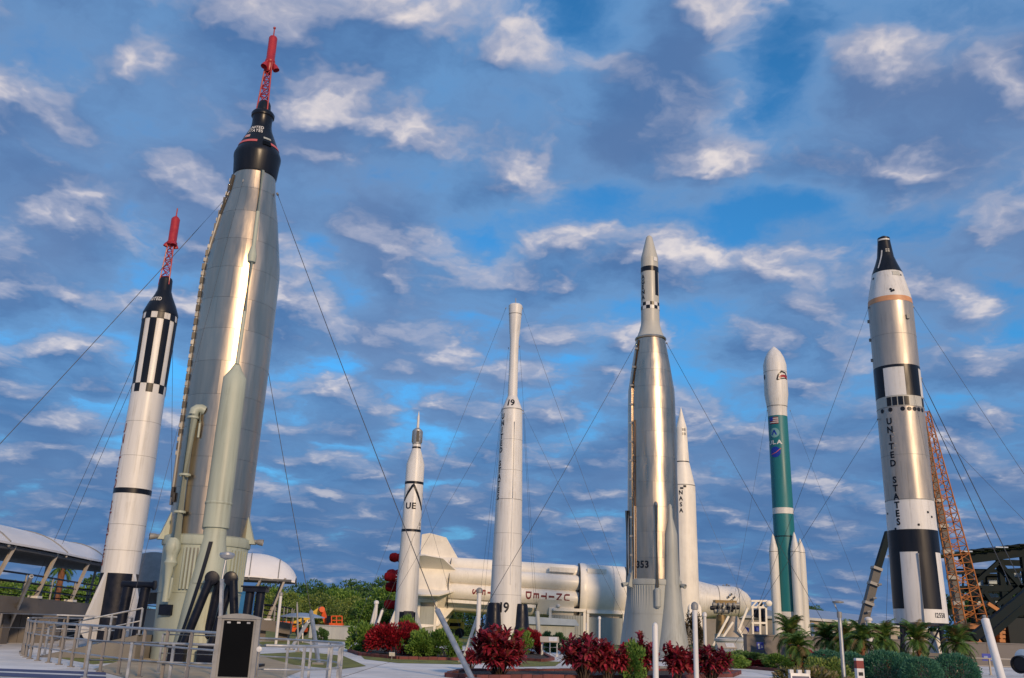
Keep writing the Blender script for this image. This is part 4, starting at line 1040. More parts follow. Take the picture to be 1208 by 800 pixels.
for sg in (1, -1):
    for hh in (0.35, 0.7, 1.08):
        MB().path([cs[i] + frame_at(i)[1] * (sg * 2.2) + V((0, 0, dz_(i) + hh)) for i in range(N)], 0.035 if hh < 1 else 0.05, 6).build('hand_rail', navy, walk)
    for i in range(0, N, 2):
        p = cs[i] + frame_at(i)[1] * (sg * 2.2) + V((0, 0, dz_(i))); MB().tube(p, p + V((0, 0, 1.1)), 0.05, None, 6).build('rail_post', greym, walk)
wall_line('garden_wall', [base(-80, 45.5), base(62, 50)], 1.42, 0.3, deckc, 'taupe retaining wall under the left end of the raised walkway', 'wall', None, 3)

# ------------------------------------------------------------------ access ramp and railings round the steel rocket
def railing(pts, label, h=1.07, mids=(0.55,), r=0.030, spacing=1.5, m=galv, post=None, bent=False, group='steel pipe railings', cat='railing'):
    pts = [V(p) for p in pts]; t_ = thing('railing', label, cat, pts[0], group)
    seg = []; tot = sum((q - p).length for p, q in zip(pts, pts[1:]))
    for hh in tuple(mids) + (h,):
        MB().path([p + V((0, 0, hh)) for p in pts], r * (1.15 if hh == h else 0.8), 8).build('rail', m, t_)
    n = max(1, round(tot / spacing)); acc = 0; targets = [tot * k / n for k in range(n + 1)]; ti = 0
    for p, q in zip(pts, pts[1:]):
        L = (q - p).length
        while ti < len(targets) and targets[ti] <= acc + L + 1e-4:
            c_ = p + (q - p) * ((targets[ti] - acc) / L if L else 0)
            po = MB().bar(c_, c_ + V((0, 0, h)), r * 2.2, r * 2.2).build('post', post or m, t_, smooth=False)
            MB().box(c_ + V((0, 0, 0.02)), (0.16, 0.16, 0.03)).build('base_plate', post or m, po, smooth=False)
            ti += 1
        acc += L
    return t_
# the ramp: a wedge that climbs from the plaza towards the rocket
ra, rb_ = PZ(44, 775.5), base(158, 35.5)
rn = V((0.18, 1, 0)).normalized(); zr = 0.85
wd = 2.2
MB_r = MB().add([ra, rb_, rb_ + V((0, 0, zr)), ra + V((0, 0, 0.03)), ra + rn * wd, rb_ + rn * wd, rb_ + rn * wd + V((0, 0, zr)), ra + rn * wd + V((0, 0, 0.03))],
                [(0, 1, 2, 3), (4, 7, 6, 5), (0, 3, 7, 4), (1, 5, 6, 2), (3, 2, 6, 7), (0, 4, 5, 1)])
struct(MB_r, 'access_ramp', rampc, smooth=False)
RT_ = MB().add([ra + V((0, 0, 0.036)), rb_ + V((0, 0, zr + 0.006)), rb_ + rn * wd + V((0, 0, zr + 0.006)), ra + rn * wd + V((0, 0, 0.036))], [(0, 1, 2, 3)])
struct(RT_, 'ramp_surface', conc, smooth=False)
def rpt(f, s_): return ra + (rb_ - ra) * f + rn * (wd * s_) + V((0, 0, 0.03 + (zr - 0.03) * f))
arc = [PZ(26, 769), PZ(27, 773.5), PZ(36, 778), PZ(54, 781.5), PZ(80, 786.5), PZ(106, 791), PZ(135, 795.5), PZ(168, 800), PZ(250, 811)]
arc = spline([V(p) for p in arc], 3)
railing(arc, 'curved steel railing sweeping along the front of the left ramp', 1.22, (0.42, 0.82), 0.032, 1.25, galv, taupem)
railing([rpt(0.05, 0.04), rpt(0.5, 0.04), rpt(1, 0.04)], 'steel railing on the front edge of the grey access ramp', 0.95, (0.5,), 0.03, 1.1)
railing([PZ(26, 769), PZ(32, 766), PZ(60, 764), PZ(148, 760), PZ(190, 758)], 'steel railing behind the grey access ramp beside the striped rocket', 1.28, (0.7,), 0.032, 1.6, galv, taupem)
railing([base(-90, 40), base(60, 42), base(150, 43)], 'long straight steel railing behind the ramp, running off the left edge', 1.42, (0.85,), 0.034, 2.4, galv, taupem)
railing([base(100, 24.5), base(182, 24.5), base(249, 24.5)], 'front steel railing ending at the left side of the black kiosk', 0.90, (0.45,), 0.03, 1.1)
railing([base(186, 27.5), base(252, 27.5)], 'short inner steel railing just left of the black kiosk', 1.06, (0.55, 0.8), 0.025, 0.8)
loop = spline([base(299, 20.5), base(345, 20.8), base(386, 21.8), base(400, 23.6), base(390, 25.5), base(345, 27), base(300, 27.5)], 4)
railing(loop, 'looped steel railing right of the black kiosk', 1.04, (0.56,), 0.028, 1.0)
railing([base(1058, 50), base(1130, 50.5), base(1250, 50)], 'cream railing below the taupe wall on the right', 0.82, (0.45,), 0.035, 1.6, beige)
railing([base(640, 57), base(657, 57)], 'small white railing beside the lying rocket', 1.0, (0.5,), 0.03, 0.5, white)

# ------------------------------------------------------------------ kiosk
kb = base(272, 20); kq = thing('display_kiosk', 'black faced display kiosk in a grey metal frame', 'kiosk', kb)
kx = V((1, 0.12, 0)).normalized(); ky = V((-kx.y, kx.x, 0)); ka = (kx, ky, V((0, 0, 1)))
kh = 1.60
MB().box(kb + V((0, 0, kh / 2)), (0.70, 0.13, kh - 0.04), ka).build('cabinet', greym, kq, smooth=False)
pn = MB().box(kb - ky * 0.075 + V((0, 0, 0.98)), (0.60, 0.02, 1.10), ka).build('black_panel', glassdark, kq, smooth=False)
for k in range(3): MB().box(kb - ky * 0.09 + kx * (-0.2 + 0.2 * k) + V((0, 0, 1.49)), (0.07, 0.02, 0.035), ka).build('panel_clip', galv, pn, smooth=False)
for s_ in (-1, 1): MB().box(kb + kx * (0.39 * s_) + V((0, 0, kh / 2)), (0.085, 0.17, kh), ka).build('side_frame', greym, kq, smooth=False)
vs_ = []
MB().prism([kb + kx * (-0.44 + 0.88 * k / 10) - ky * 0.10 + V((0, 0, kh + 0.002 + 0.07 * math.sin(math.pi * k / 10))) for k in range(11)] + [kb + kx * 0.44 - ky * 0.10 + V((0, 0, kh - 0.03)), kb - kx * 0.44 - ky * 0.10 + V((0, 0, kh - 0.03))], ky * 0.20).build('curved_top', greym, kq, smooth=False)
MB().box(kb - ky * 0.08 + V((0, 0, 0.22)), (0.62, 0.02, 0.34), ka).build('lower_panel', galv, kq, smooth=False)
MB().lathe(kb + kx * 0.47 - ky * 0.05 + V((0, 0, 0.98)), basis(-ky), [(0, 0.05), (0.04, 0.055), (0.05, 0.03)], 14).build('speaker', white, kq)
# slim mast light beside the kiosk
mp0 = base(257, 20.3); ml = thing('mast_light', 'slim leaning mast with small disc lamp above the kiosk', 'lamp', mp0)
MB().bar(mp0, P(262, 683, 20.3), 0.10, 0.06).build('mast', galv, ml, smooth=False); MB().tube(P(262, 683, 20.3), P(266.5, 660, 20.3), 0.022).build('stem', galv, ml)
pc = P(268, 655, 20.3); MB().lathe(pc, basis((0, 0, 1)), [(-0.09, 0.03), (-0.06, 0.13), (0.0, 0.165), (0.045, 0.15), (0.07, 0.05)], 18).build('lamp_head', galv, ml)

# ------------------------------------------------------------------ dark pedestals that hold the rockets
def trestle(px, py, Y, hw, label, legs, rr=0.16, splay=0.35, lab2=None):
    """horizontal drum on legs"""
    c_ = P(px, py, Y); tq = thing('launch_pedestal', label, 'pedestal', V((c_.x, c_.y, 0)), 'dark steel pedestals')
    MB().lathe(c_ - V((hw, 0.1, 0)), (V((0, 1, 0)), V((0, 0, 1)), V((1, 0, 0))), [(-0.02, rr * 0.7), (0, rr), (2 * hw, rr), (2 * hw + 0.02, rr * 0.7)], 20).build('drum', navy, tq)
    for (x0, x1, y1) in legs:
        p = c_ + V((x0, 0, -0.05)); q_ = V((c_.x + x1, c_.y + y1, 0.0)); lg = MB().tube(p, q_, rr * 0.72, None, 14).build('leg', navy, tq)
        MB().box(V((q_.x, q_.y, 0.04)), (0.45, 0.45, 0.08)).build('foot_plate', navy, lg, smooth=False)
    return tq
c_ = P(164, 690, 39); tq = thing('launch_pedestal', 'dark steel table pedestal between the striped rocket and the steel rocket', 'pedestal', V((c_.x, c_.y, 0)), 'dark steel pedestals')
MB().tube(c_ - V((0.70, 0, 0)), c_ + V((0.62, 0, 0)), 0.14, None, 18).build('cross_tube', navy, tq)
MB().tube(c_ + V((0.60, 0, 0)), c_ + V((0.68, 0, 0)), 0.20, None, 18).build('end_flange', navy, tq)
for x_ in (-0.42, 0.30):
    MB().tube(c_ + V((x_, 0, -0.1)), V((c_.x + x_ - 0.12, c_.y, 0)), 0.20, None, 16).build('leg', navy, tq)
    MB().box(V((c_.x + x_ - 0.12, c_.y, 0.12)), (0.7, 0.7, 0.24)).build('base_block', navy, tq, smooth=False)
c_ = P(265, 683, 34); tq = thing('launch_pedestal', 'black A-frame pedestal with two thick drums in front of the pale skirt', 'pedestal', V((c_.x, c_.y, 0)), 'dark steel pedestals')
for (dx, dy) in ((-0.42, 0.1), (0.32, -0.12)):
    MB().lathe(c_ + V((dx - 0.2, dy + 0.5, 0.02)), basis((0.25, -1, 0)), [(-0.35, 0.20), (-0.33, 0.25), (0.6, 0.25), (0.62, 0.20)], 22).build('drum', navy, tq)
for (x0, x1, y0, y1) in ((-0.55, -1.35, 0.1, 0.1), (0.2, -0.35, 0.2, 0.2), (0.35, 0.75, -0.1, 0.0), (-0.35, -0.75, 0.6, 0.9)):
    lg = MB().tube(c_ + V((x0, y0, -0.05)), V((c_.x + x1, c_.y + y1, 0)), 0.15, None, 14).build('leg', navy, tq)
    MB().box(V((c_.x + x1, c_.y + y1, 0.3)), (0.55, 0.55, 0.6)).build('base_block', navy, lg, smooth=False)
c_ = P(302, 697, 33); tq = thing('launch_pedestal', 'black T-topped pedestal right of the pale skirt', 'pedestal', V((c_.x, c_.y, 0)), 'dark steel pedestals')
MB().box(c_ + V((0, 0, 0.03)), (0.80, 0.5, 0.14)).build('top_beam', navy, tq, smooth=False)
MB().box(c_ + V((0, 0, 0.13)), (0.92, 0.6, 0.05)).build('top_plate', navy, tq, smooth=False)
for x_ in (-0.2, 0.18):
    MB().tube(c_ + V((x_, 0, -0.03)), V((c_.x + x_ - 0.06, c_.y, 0)), 0.15, None, 14).build('leg', navy, tq)
MB().box(V((c_.x, c_.y, 0.05)), (1.0, 0.7, 0.10)).build('base_plate', navy, tq, smooth=False)
# grey hood on a stand between the two left rockets
c_ = P(178, 672, 52); hq = thing('engine_hood', 'dark grey curved engine shroud between the two left rockets', 'shroud', V((c_.x, c_.y, 0)))
MB().lathe(c_, basis((0.2, -0.2, -1)), [(-0.9, 0.3), (-0.75, 0.75), (-0.2, 1.0), (0.6, 1.12), (1.6, 1.2), (1.6, 1.1), (0.3, 0.9)], 22).build('shroud', greym, hq)
MB().box(V((c_.x + 0.1, c_.y, 0.9)), (1.5, 1.4, 1.8)).build('stand', tanwall, hq, smooth=False)
bq = base(283, 37); solo(MB().box(bq + V((0, 0, 2.1)), (0.5, 0.4, 0.8)).box(bq + V((0, 0, 0.85)), (0.12, 0.12, 1.7)).box(bq + V((0, 0, 2.53)), (0.54, 0.44, 0.06)), 'equipment_box', blueplastic, 'bright blue box beside the pale skirt', 'box', smooth=False)

# ------------------------------------------------------------------ posts, lamps, struts
def post_light(px, ytop, Y, r, label, capm=None, m=white, group='white garden posts', extra=0.0):
    p = base(px, Y); zt_ = P(px, ytop, Y).z; q = thing('post_light', label, 'post', p, group)
    ztop = zt_
    MB().lathe(p, basis((0, 0, 1)), [(0, r * 1.6), (0.04, r * 1.6), (0.06, r), (ztop - 0.25, r), (ztop - 0.24, r * 0.9)], 14).build('pole', m, q)
    MB().lathe(p + V((0, 0, ztop - 0.24)), basis((0, 0, 1)), [(0, r * 0.9), (0.02, r * 1.45), (0.14, r * 1.45), (0.2, r * 1.1), (0.24, r * 0.3)], 14).build('head', capm or m, q)
    return q
p = base(774, 25); w_ = MB().lathe(p, basis((0, 0, 1)), [(0, 0.075), (1.74, 0.075), (1.80, 0.055), (1.83, 0.01)], 16)
solo(w_, 'marker_post', white, 'plain white post in front of the steel rocket, left of the capped one', 'post', 'white garden posts')
post_light(822, 710, 29, 0.075, 'tall white post with grey cap right of the steel rocket', greym)
post_light(833, 722, 48, 0.08, 'white capped post just behind the tall grey-capped one')
post_light(440, 708, 60, 0.11, 'white post with two leaning struts beside the round green bush')
post_light(562, 693, 42, 0.10, 'white post with grey cap and braces left of rocket 19', greym)
post_light(1029, 728, 58, 0.16, 'thick white post beside the grey telescopic crane')
post_light(961, 735, 80, 0.13, 'thin cream post beside the teal rocket')
post_light(707, 727, 70, 0.08, 'thin white post in front of the cradle of the lying rocket')
post_light(325, 698, 58, 0.09, 'pale post with knob beside the end of the walkway roof', greym)
def strut(p, q, r, m, label, foot=True):
    t_ = thing('anchor_strut', label, 'strut', V((q[0], q[1], 0)), 'leaning guy wire struts')
    MB().tube(p, q, r, r, 14).build('tube', m, t_)
    d_ = (V(q) - V(p)).normalized(); MB().tube(V(p) - d_ * 0.12, V(p) + d_ * 0.02, r * 0.5, r * 0.5, 8).build('eye', greym, t_)
    if foot: MB().box(V((q[0], q[1], 0.04)), (r * 5, r * 5, 0.08)).build('foot', greym, t_, smooth=False)
q1 = PZ(558, 803); s1 = P(516, 720, 31.0); strut(s1, q1, 0.09, galv, 'thick leaning grey strut in front of the green hedge')
q2 = PZ(2, 758); s2 = P(37, 680, 43.5); strut(s2, q2, 0.10, galv, 'leaning grey strut at the far left under the walkway')
q3 = P(1187, 795, 26); q3 = V((q3.x, q3.y, 0.0)); s3 = P(1162, 731, 27); strut(s3, V((s3.x + (q3.x - s3.x) * 1.12, q3.y, 0.0)), 0.11, white, 'leaning white strut in front of the taupe wall, far right')
q4 = PZ(376, 784); s4 = P(367, 722, 38.5); strut(s4, q4, 0.085, galv, 'leaning grey strut behind the looped railing')
q5 = base(342, 52); s5 = P(364, 733, 50); strut(s5, q5, 0.09, white, 'white strut slanting left behind the looped railing')
q6 = base(431, 60); s6 = P(443, 717, 60); strut(s6, q6, 0.09, white, 'white strut slanting down left of the knobbed post', True)
q7 = base(436, 59); s7 = P(451, 720, 59.5); strut(s7, q7, 0.09, white, 'white strut slanting down across the knobbed post', True)
q8 = base(545, 43); s8 = P(563, 728, 42.3); strut(s8, q8, 0.07, white, 'white brace left of the grey capped post')
q9 = base(1017, 56); s9 = P(1013, 757, 56); strut(P(1013, 760, 52), base(1026, 52), 0.09, white, 'short white strut among the palms')
q10 = base(637, 60); strut(P(634, 722, 61), q10, 0.14, pale2, 'pale tapered strut right of rocket 19')
q11 = base(352, 49); strut(P(350.5, 713, 49.5), q11, 0.05, greym, 'thin upright grey stake behind the looped railing')
# lamp post on the right
lb = base(997, 29); lq = thing('lamp_post', 'grey lamp post with bent head among the palms', 'lamp', lb)
lt = P(991.5, 724, 29); MB().lathe(lb, basis((0, 0, 1)), [(0, 0.10), (0.05, 0.10), (0.07, 0.065), (lt.z, 0.055)], 14).build('pole', galv, lq)
lt = V((lb.x, lb.y, lt.z)); hd = P(984, 711, 29)
MB().lathe(lt, basis((0, 0, 1)), [(-0.12, 0.075), (0.05, 0.075), (0.06, 0.03)], 12).build('collar', greym, lq)
MB().path([lt, lt + V((-0.1, 0, 0.2)), hd + V((0, 0, 0.0))], 0.025).build('arm', galv, lq)
MB().lathe(hd + V((0.12, 0, 0.02)), basis((0, 0, 1)), [(-0.03, 0.10), (-0.02, 0.17), (0.02, 0.17), (0.05, 0.05)], 16).build('lamp_head', greym, lq)
# signs
def flat_sign(px0, px1, py0, py1, Y, label, m, marks=None):
    a_, c_ = P(px0, py0, Y), P(px1, py1, Y); w_, h_ = c_.x - a_.x, a_.z - c_.z; cen = V(((a_.x + c_.x) / 2, Y, (a_.z + c_.z) / 2))
    q = thing('wall_sign', label, 'sign', V((cen.x, Y, cen.z - h_ / 2)), 'blue wall signs')
    MB().box(cen, (w_, 0.03, h_)).build('panel', m, q, smooth=False)
    return q, cen, w_, h_
sg, cen, w_, h_ = flat_sign(892.5, 901, 757.5, 766.5, 51.6, 'square blue sign with two white figures on the taupe wall', signblue)
MB().lathe(cen + V((-w_ * 0.2, -0.02, 0.05)), basis((0, -1, 0)), [(0, 0.06), (0.012, 0.06)], 12).build('figure_head', white, sg)
MB().box(cen + V((-w_ * 0.2, -0.025, -0.07)), (0.10, 0.02, 0.16)).build('figure_body', white, sg, smooth=False)
MB().prism([cen + V((w_ * 0.08, -0.02, -h_ * 0.3)), cen + V((w_ * 0.4, -0.02, -h_ * 0.3)), cen + V((w_ * 0.24, -0.02, h_ * 0.15))], V((0, -0.02, 0))).build('figure_body', white, sg, smooth=False)
sg, cen, w_, h_ = flat_sign(1158, 1174, 771, 780, 64.2, 'wide blue sign on the taupe wall beside the white strut', signblue)
MB().prism([cen + V((w_ * 0.12, -0.02, -h_ * 0.38)), cen + V((w_ * 0.42, -0.02, -h_ * 0.38)), cen + V((w_ * 0.36, -0.02, 0)), cen + V((w_ * 0.27, -0.02, h_ * 0.3)), cen + V((w_ * 0.18, -0.02, 0))], V((0, -0.02, 0))).build('pale_figure', panelblue, sg, smooth=False)
for k in range(3): MB().box(cen + V((-w_ * 0.22, -0.025, h_ * (0.12 - 0.14 * k))), (w_ * 0.30, 0.02, h_ * 0.07)).build('text_line', panelblue, sg, smooth=False)
sg, cen, w_, h_ = flat_sign(1008.5, 1015, 766, 772.5, 51.2, 'small blue sign half hidden by a palm trunk', signblue)
MB().box(cen + V((0, -0.02, 0)), (w_ * 0.4, 0.02, h_ * 0.5)).build('pale_figure', panelblue, sg, smooth=False)
af = base(945.5, 22); aq = thing('sandwich_board', 'white sandwich board with dark blue face at the bottom edge', 'sign', af)
zt_ = P(945, 790.5, 22).z
for s_ in (-1, 1):
    fr = MB().prism([af + V((-0.25, s_ * 0.25, 0)), af + V((0.25, s_ * 0.25, 0)), af + V((0.22, s_ * 0.04, zt_ - 0.07)), af + V((-0.22, s_ * 0.04, zt_ - 0.07))], V((0, s_ * 0.03, 0.0))).build('board', white, aq, smooth=False)
    fc = MB().prism([af + V((-0.20, s_ * 0.26, 0.08)), af + V((0.20, s_ * 0.26, 0.08)), af + V((0.19, s_ * 0.085, zt_ - 0.13)), af + V((-0.19, s_ * 0.085, zt_ - 0.13))], V((0, s_ * 0.012, 0.0))).build('blue_face', mat('navy_sign_face', (0.02, 0.03, 0.10), 0.5) if s_ < 0 else MATS['navy_sign_face'], fr, smooth=False)
for x_ in (-0.19, 0.0, 0.19): MB().box(af + V((x_, 0, zt_ - 0.035)), (0.09, 0.12, 0.075)).build('top_tab', white, aq, smooth=False)
sp_ = base(1018, 21); sq = thing('striped_marker', 'small post banded red, white and black by the round shrubs', 'post', sp_)
for k, (z0, z1, m_) in enumerate(((0.0, 0.52, white), (0.52, 0.58, black), (0.58, 0.82, white), (0.82, 0.98, redtext), (0.98, 1.03, white))):
    MB().box(sp_ + V((0, 0, (z0 + z1) / 2 + 0.16)), (0.155, 0.155 - 0.002 * k, z1 - z0)).build('stripe', m_, sq, smooth=False)
MB().box(sp_ + V((0, 0, 0.08)), (0.14, 0.14, 0.16)).build('foot', greym, sq, smooth=False)
MB().box(sp_ + V((0, -0.082, 0.87)), (0.09, 0.01, 0.07)).build('dark_mark', black, sq, smooth=False)
# info lecterns
for (px, Y, lab) in ((648, 56, 'tilted visitor panel right of rocket 19'), (858, 56, 'tilted visitor panel right of the tall capped post')):
    p = base(px, Y); q = thing('visitor_lectern', lab, 'sign', p, 'tilted visitor panels')
    MB().box(p + V((0, 0, 0.95)), (1.1, 0.6, 0.04), (V((1, 0, 0)), V((0, 0.88, 0.47)), V((0, -0.47, 0.88)))).build('panel', tanwall, q, smooth=False)
    MB().box(p + V((0.2, -0.01, 0.975)), (0.5, 0.45, 0.03), (V((1, 0, 0)), V((0, 0.88, 0.47)), V((0, -0.47, 0.88)))).build('picture', white, q, smooth=False)
    for s_ in (-0.45, 0.45): MB().bar(p + V((s_, 0.1, 0)), p + V((s_, 0.1, 0.9)), 0.07).build('leg', galv, q, smooth=False)
# spotlight at the lower right corner
sb = base(1218, 14.5); sq = thing('spotlight', 'black drum spotlight with pale blue hood in the lower right corner', 'lamp', sb)
hc = P(1203, 784, 14.5)
MB().lathe(hc, basis((-0.75, -0.6, -0.1)), [(-0.35, 0.08), (-0.3, 0.11), (-0.1, 0.125), (0.02, 0.13), (0.02, 0.115), (-0.02, 0.10)], 22).build('drum', black, sq)
MB().lathe(hc + V((0.12, 0.08, 0.10)), basis((-0.75, -0.6, 0.1)), [(-0.2, 0.06), (-0.1, 0.11), (0.04, 0.12), (0.05, 0.05)], 18).build('hood', panelblue, sq)
MB().tube(V((hc.x + 0.16, hc.y + 0.1, hc.z - 0.08)), V((hc.x + 0.16, hc.y + 0.1, 0)), 0.035).build('stand', black, sq)
wb = PZ(462, 778.5); wq = thing('plant_label', 'tiny white plaque at the foot of the red croton dome', 'plaque', V((wb.x, wb.y, 0.05)))
MB().box(V((wb.x, wb.y, 0.24)), (0.26, 0.03, 0.17), (V((1, 0, 0)), V((0, 0.9, 0.43)), V((0, -0.43, 0.9)))).build('plate', white, wq, smooth=False)
MB().bar(V((wb.x, wb.y + 0.02, 0.0)), V((wb.x, wb.y + 0.02, 0.2)), 0.03).build('stake', greym, wq, smooth=False)

# ================================================================== cranes, steel frame, machines
def boom(parent, p, q, w0, w1, bays, tr, m, side=V((1, 0, 0)), closed=True):
    """four-chord lattice boom from p to q"""
    p, q = V(p), V(q); d_ = (q - p).normalized(); x_ = (side - d_ * side.dot(d_)).normalized(); y_ = d_.cross(x_)
    def corner(f, k):
        w = w0 + (w1 - w0) * f; sx_, sy_ = ((-1, -1), (1, -1), (1, 1), (-1, 1))[k]
        return p + (q - p) * f + x_ * (sx_ * w / 2) + y_ * (sy_ * w / 2)
    for k in range(4): MB().tube(corner(0, k), corner(1, k), tr, tr * 0.8, 8).build('boom_chord', m, parent)
    for k in range(4):
        lac = MB()
        for b_ in range(bays):
            f0, f1 = b_ / bays, (b_ + 1) / bays
            u, v = (k, (k + 1) % 4) if b_ % 2 else ((k + 1) % 4, k)
            lac.tube(corner(f0, u), corner(f1, v), tr * 0.5, None, 6); lac.tube(corner(f1, k), corner(f1, (k + 1) % 4), tr * 0.4, None, 6)
        lac.build('boom_lacing', m, parent)
lc0 = base(1152, 84); lc = thing('crawler_crane', 'orange lattice boom crane behind the silver rocket', 'crane', lc0)
boom(lc, P(1146, 735, 84), P(1092, 486, 84), 2.0, 0.5, 26, 0.075, orange)
# upper works
c_ = P(1163, 747, 85); MB().box(c_, (4.2, 3.2, 1.5)).build('engine_house', orange, lc, smooth=False)
for k in range(5): MB().box(P(1181, 736 + 5 * k, 82.8), (0.5, 0.5, 0.26)).build('counterweight', orange, lc, smooth=False)
MB().box(P(1176.5, 748, 83.2), (0.22, 0.5, 2.4)).build('mast_post', orange, lc, smooth=False)
MB().box(P(1195, 746, 84), (2.0, 2.4, 2.4)).build('ballast_block', mat('charcoal_block', (0.035, 0.04, 0.042), 0.7, spec=0.1), lc, smooth=False)
MB().box(P(1146, 751, 83), (1.5, 1.8, 1.9)).build('cab', orange, lc, smooth=False)
MB().box(P(1146, 749, 82.0), (1.2, 0.06, 1.0)).build('cab_window', glassdark, lc, smooth=False)
for s_ in (-1.2, 1.2):
    tk = MB().box(V((c_.x - 0.3, c_.y + s_, 0.45)), (5.4, 0.8, 0.9)).build('track', navy, lc, smooth=False)
    for k in range(5): MB().tube(V((c_.x - 2.4 + k * 1.05, c_.y + s_ - 0.42, 0.42)), V((c_.x - 2.4 + k * 1.05, c_.y + s_ - 0.46, 0.42)), 0.3, None, 12).build('track_wheel', greym, tk)
MB().box(V((c_.x, c_.y, 1.15)), (2.2, 2.0, 0.6)).build('slew_ring', navy, lc, smooth=False)
tc_ = thing('grey_mast', 'grey steel mast rising beside the orange lattice boom', 'mast', base(1140, 88))
MB().bar(P(1136, 742, 88), P(1100, 560, 88), 0.75, 0.6).build('mast_section', mat('worn_grey_mast', (0.14, 0.135, 0.13), 0.6, 0, 0.2, spec=0.2), tc_, smooth=False)
MB().bar(P(1101, 565, 88), P(1089, 500, 88), 0.45, 0.4).build('mast_tip', MATS['worn_grey_mast'], tc_, smooth=False)
for k in range(6):
    f = k / 6; MB().box(P(1136 - 36 * f, 742 - 182 * f, 87.6), (1.0, 0.5, 0.35)).build('mast_collar', greym, tc_, smooth=False)
MB().box(V((base(1140, 88).x, 88, 0.4)), (2.4, 2.4, 0.8)).build('mast_base', greym, tc_, smooth=False)
# telescopic crane, left of the silver rocket
tb = base(1017, 74); tq = thing('telescopic_crane', 'grey telescopic crane boom with black tip leaning on the silver rocket', 'crane', tb)
MB().bar(P(1013, 756, 74), P(1034, 672, 74), 0.62, 0.6).build('boom_base', MATS['worn_grey_mast'], tq, smooth=False)
MB().bar(P(1033.5, 676, 74), P(1048, 628, 74), 0.46, 0.46).build('boom_tip', dgreen, tq, smooth=False)
for (x_, y_) in ((1034, 671), (1030, 689), (1024, 712)):
    MB().box(P(x_, y_, 73.8), (0.74, 0.72, 0.22), basis(P(1034, 672, 74) - P(1013, 756, 74))).build('boom_collar', greym, tq, smooth=False)
for (x_, y_) in ((1036, 690), (1030, 706), (1023, 722), (1020, 735)):
    MB().tube(P(x_, y_, 73.4), P(x_, y_, 73.4) + V((0.25, 0, 0.05)), 0.09, None, 8).build('hose_guide', greym, tq)
MB().box(V((tb.x - 0.2, 75.5, 0.9)), (5.0, 2.6, 1.2)).build('carrier', pale2, tq, smooth=False)
for k in range(4): MB().tube(V((tb.x - 2 + k * 1.3, 74.1, 0.5)), V((tb.x - 2 + k * 1.3, 73.8, 0.5)), 0.5, None, 16).build('wheel', navy, tq)

# dark steel building frame, right edge
sfq = thing('steel_building_frame', 'dark open steel building frame with pale panels at the right edge', 'building', base(1185, 100))
def bm_(x0, y0, x1, y1, Y, w, name='beam', m=dgreen, h=None, Y2=None):
    return MB().bar(P(x0, y0, Y), P(x1, y1, Y2 or Y), w, h or w).build(name, m, sfq, smooth=False)
for Y in (97, 112):
    bm_(1133, 661, 1290, 641, Y, 0.75, h=0.9); bm_(1128, 676, 1290, 668, Y, 0.35)
    bm_(1122, 695, 1290, 693, Y, 0.6); bm_(1118, 722, 1290, 724, Y, 0.55); bm_(1118, 706, 1290, 708, Y, 0.3)
for (x_, y0) in ((1142, 661), (1178, 655), (1206, 651), (1236, 647)):
    for Y in (97, 112):
        p = P(x_, y0, Y); MB().box(V((p.x, Y, p.z / 2)), (0.55, 0.55, p.z)).build('column', dgreen, sfq, smooth=False)
for (x0, y0, x1, y1) in ((1142, 695, 1178, 663), (1178, 663, 1206, 695), (1150, 735, 1206, 690), (1206, 693, 1236, 655), (1142, 722, 1160, 695), (1160, 697, 1178, 722)):
    bm_(x0, y0, x1, y1, 96.4, 0.38, 'brace')
bm_(1148, 752, 1216, 696, 78, 0.62, 'brace'); bm_(1160, 757, 1216, 708, 79, 0.5, 'brace')
for k in range(10):
    x0 = 1131 + k * 14; p = P(x0, 657 - k * 1.6, 96); MB().box(p + V((0.6, 8, 0.55)), (1.3, 17, 0.12)).build('roof_sheet', dgreen if k % 3 else metalroof, sfq, smooth=False)
random.seed(5)
for k, (x0, y0, x1, y1) in enumerate([(1145, 684, 1160, 691), (1162, 690, 1172, 693), (1145, 699, 1160, 704), (1166, 684, 1176, 689), (1163, 700, 1178, 706), (1182, 699, 1193, 705), (1196, 710, 1208, 716), (1126, 700, 1138, 720), (1146, 709, 1157, 717), (1160, 709, 1169, 716), (1174, 709, 1182, 717), (1186, 711, 1192, 716), (1165, 726, 1181, 736), (1128, 726, 1140, 742), (1187, 728, 1194, 734), (1196, 676, 1205, 681)]):
    a_, c_ = P(x0, y0, 99), P(x1, y1, 99); MB().box((a_ + c_) / 2, (abs(c_.x - a_.x), 0.15, abs(a_.z - c_.z))).build('pale_panel', panelblue, sfq, smooth=False)
for (x0, y0, x1, y1, Y) in ((1150, 676, 1178, 700, 104), (1186, 672, 1206, 700, 104), (1150, 722, 1208, 745, 106), (1176, 660, 1208, 668, 103), (1186, 735, 1208, 752, 103), (1122, 742, 1208, 757, 110)):
    a_, c_ = P(x0, y0, Y + 6), P(x1, y1, Y + 6); MB().box((a_ + c_) / 2, (abs(c_.x - a_.x), 0.3, abs(a_.z - c_.z))).build('dark_cladding', dgreen, sfq, smooth=False)
for k in range(9):
    y_ = 672 + 8 * k; bm_(1128 + (k % 3) * 8, y_, 1290, y_ + 1.5, 101 + (k % 4) * 2, 0.18, 'purlin')
for k in range(8): bm_(1136 + 9 * k, 676 + (k % 3) * 8, 1136 + 9 * k + (k % 2) * 3, 745, 102 + k % 5, 0.16, 'stud')
bm_(1165, 712, 1190, 728, 95, 0.35, 'loose_beam', orange); bm_(1186, 724, 1196, 735, 95, 0.3, 'loose_beam', yellow)

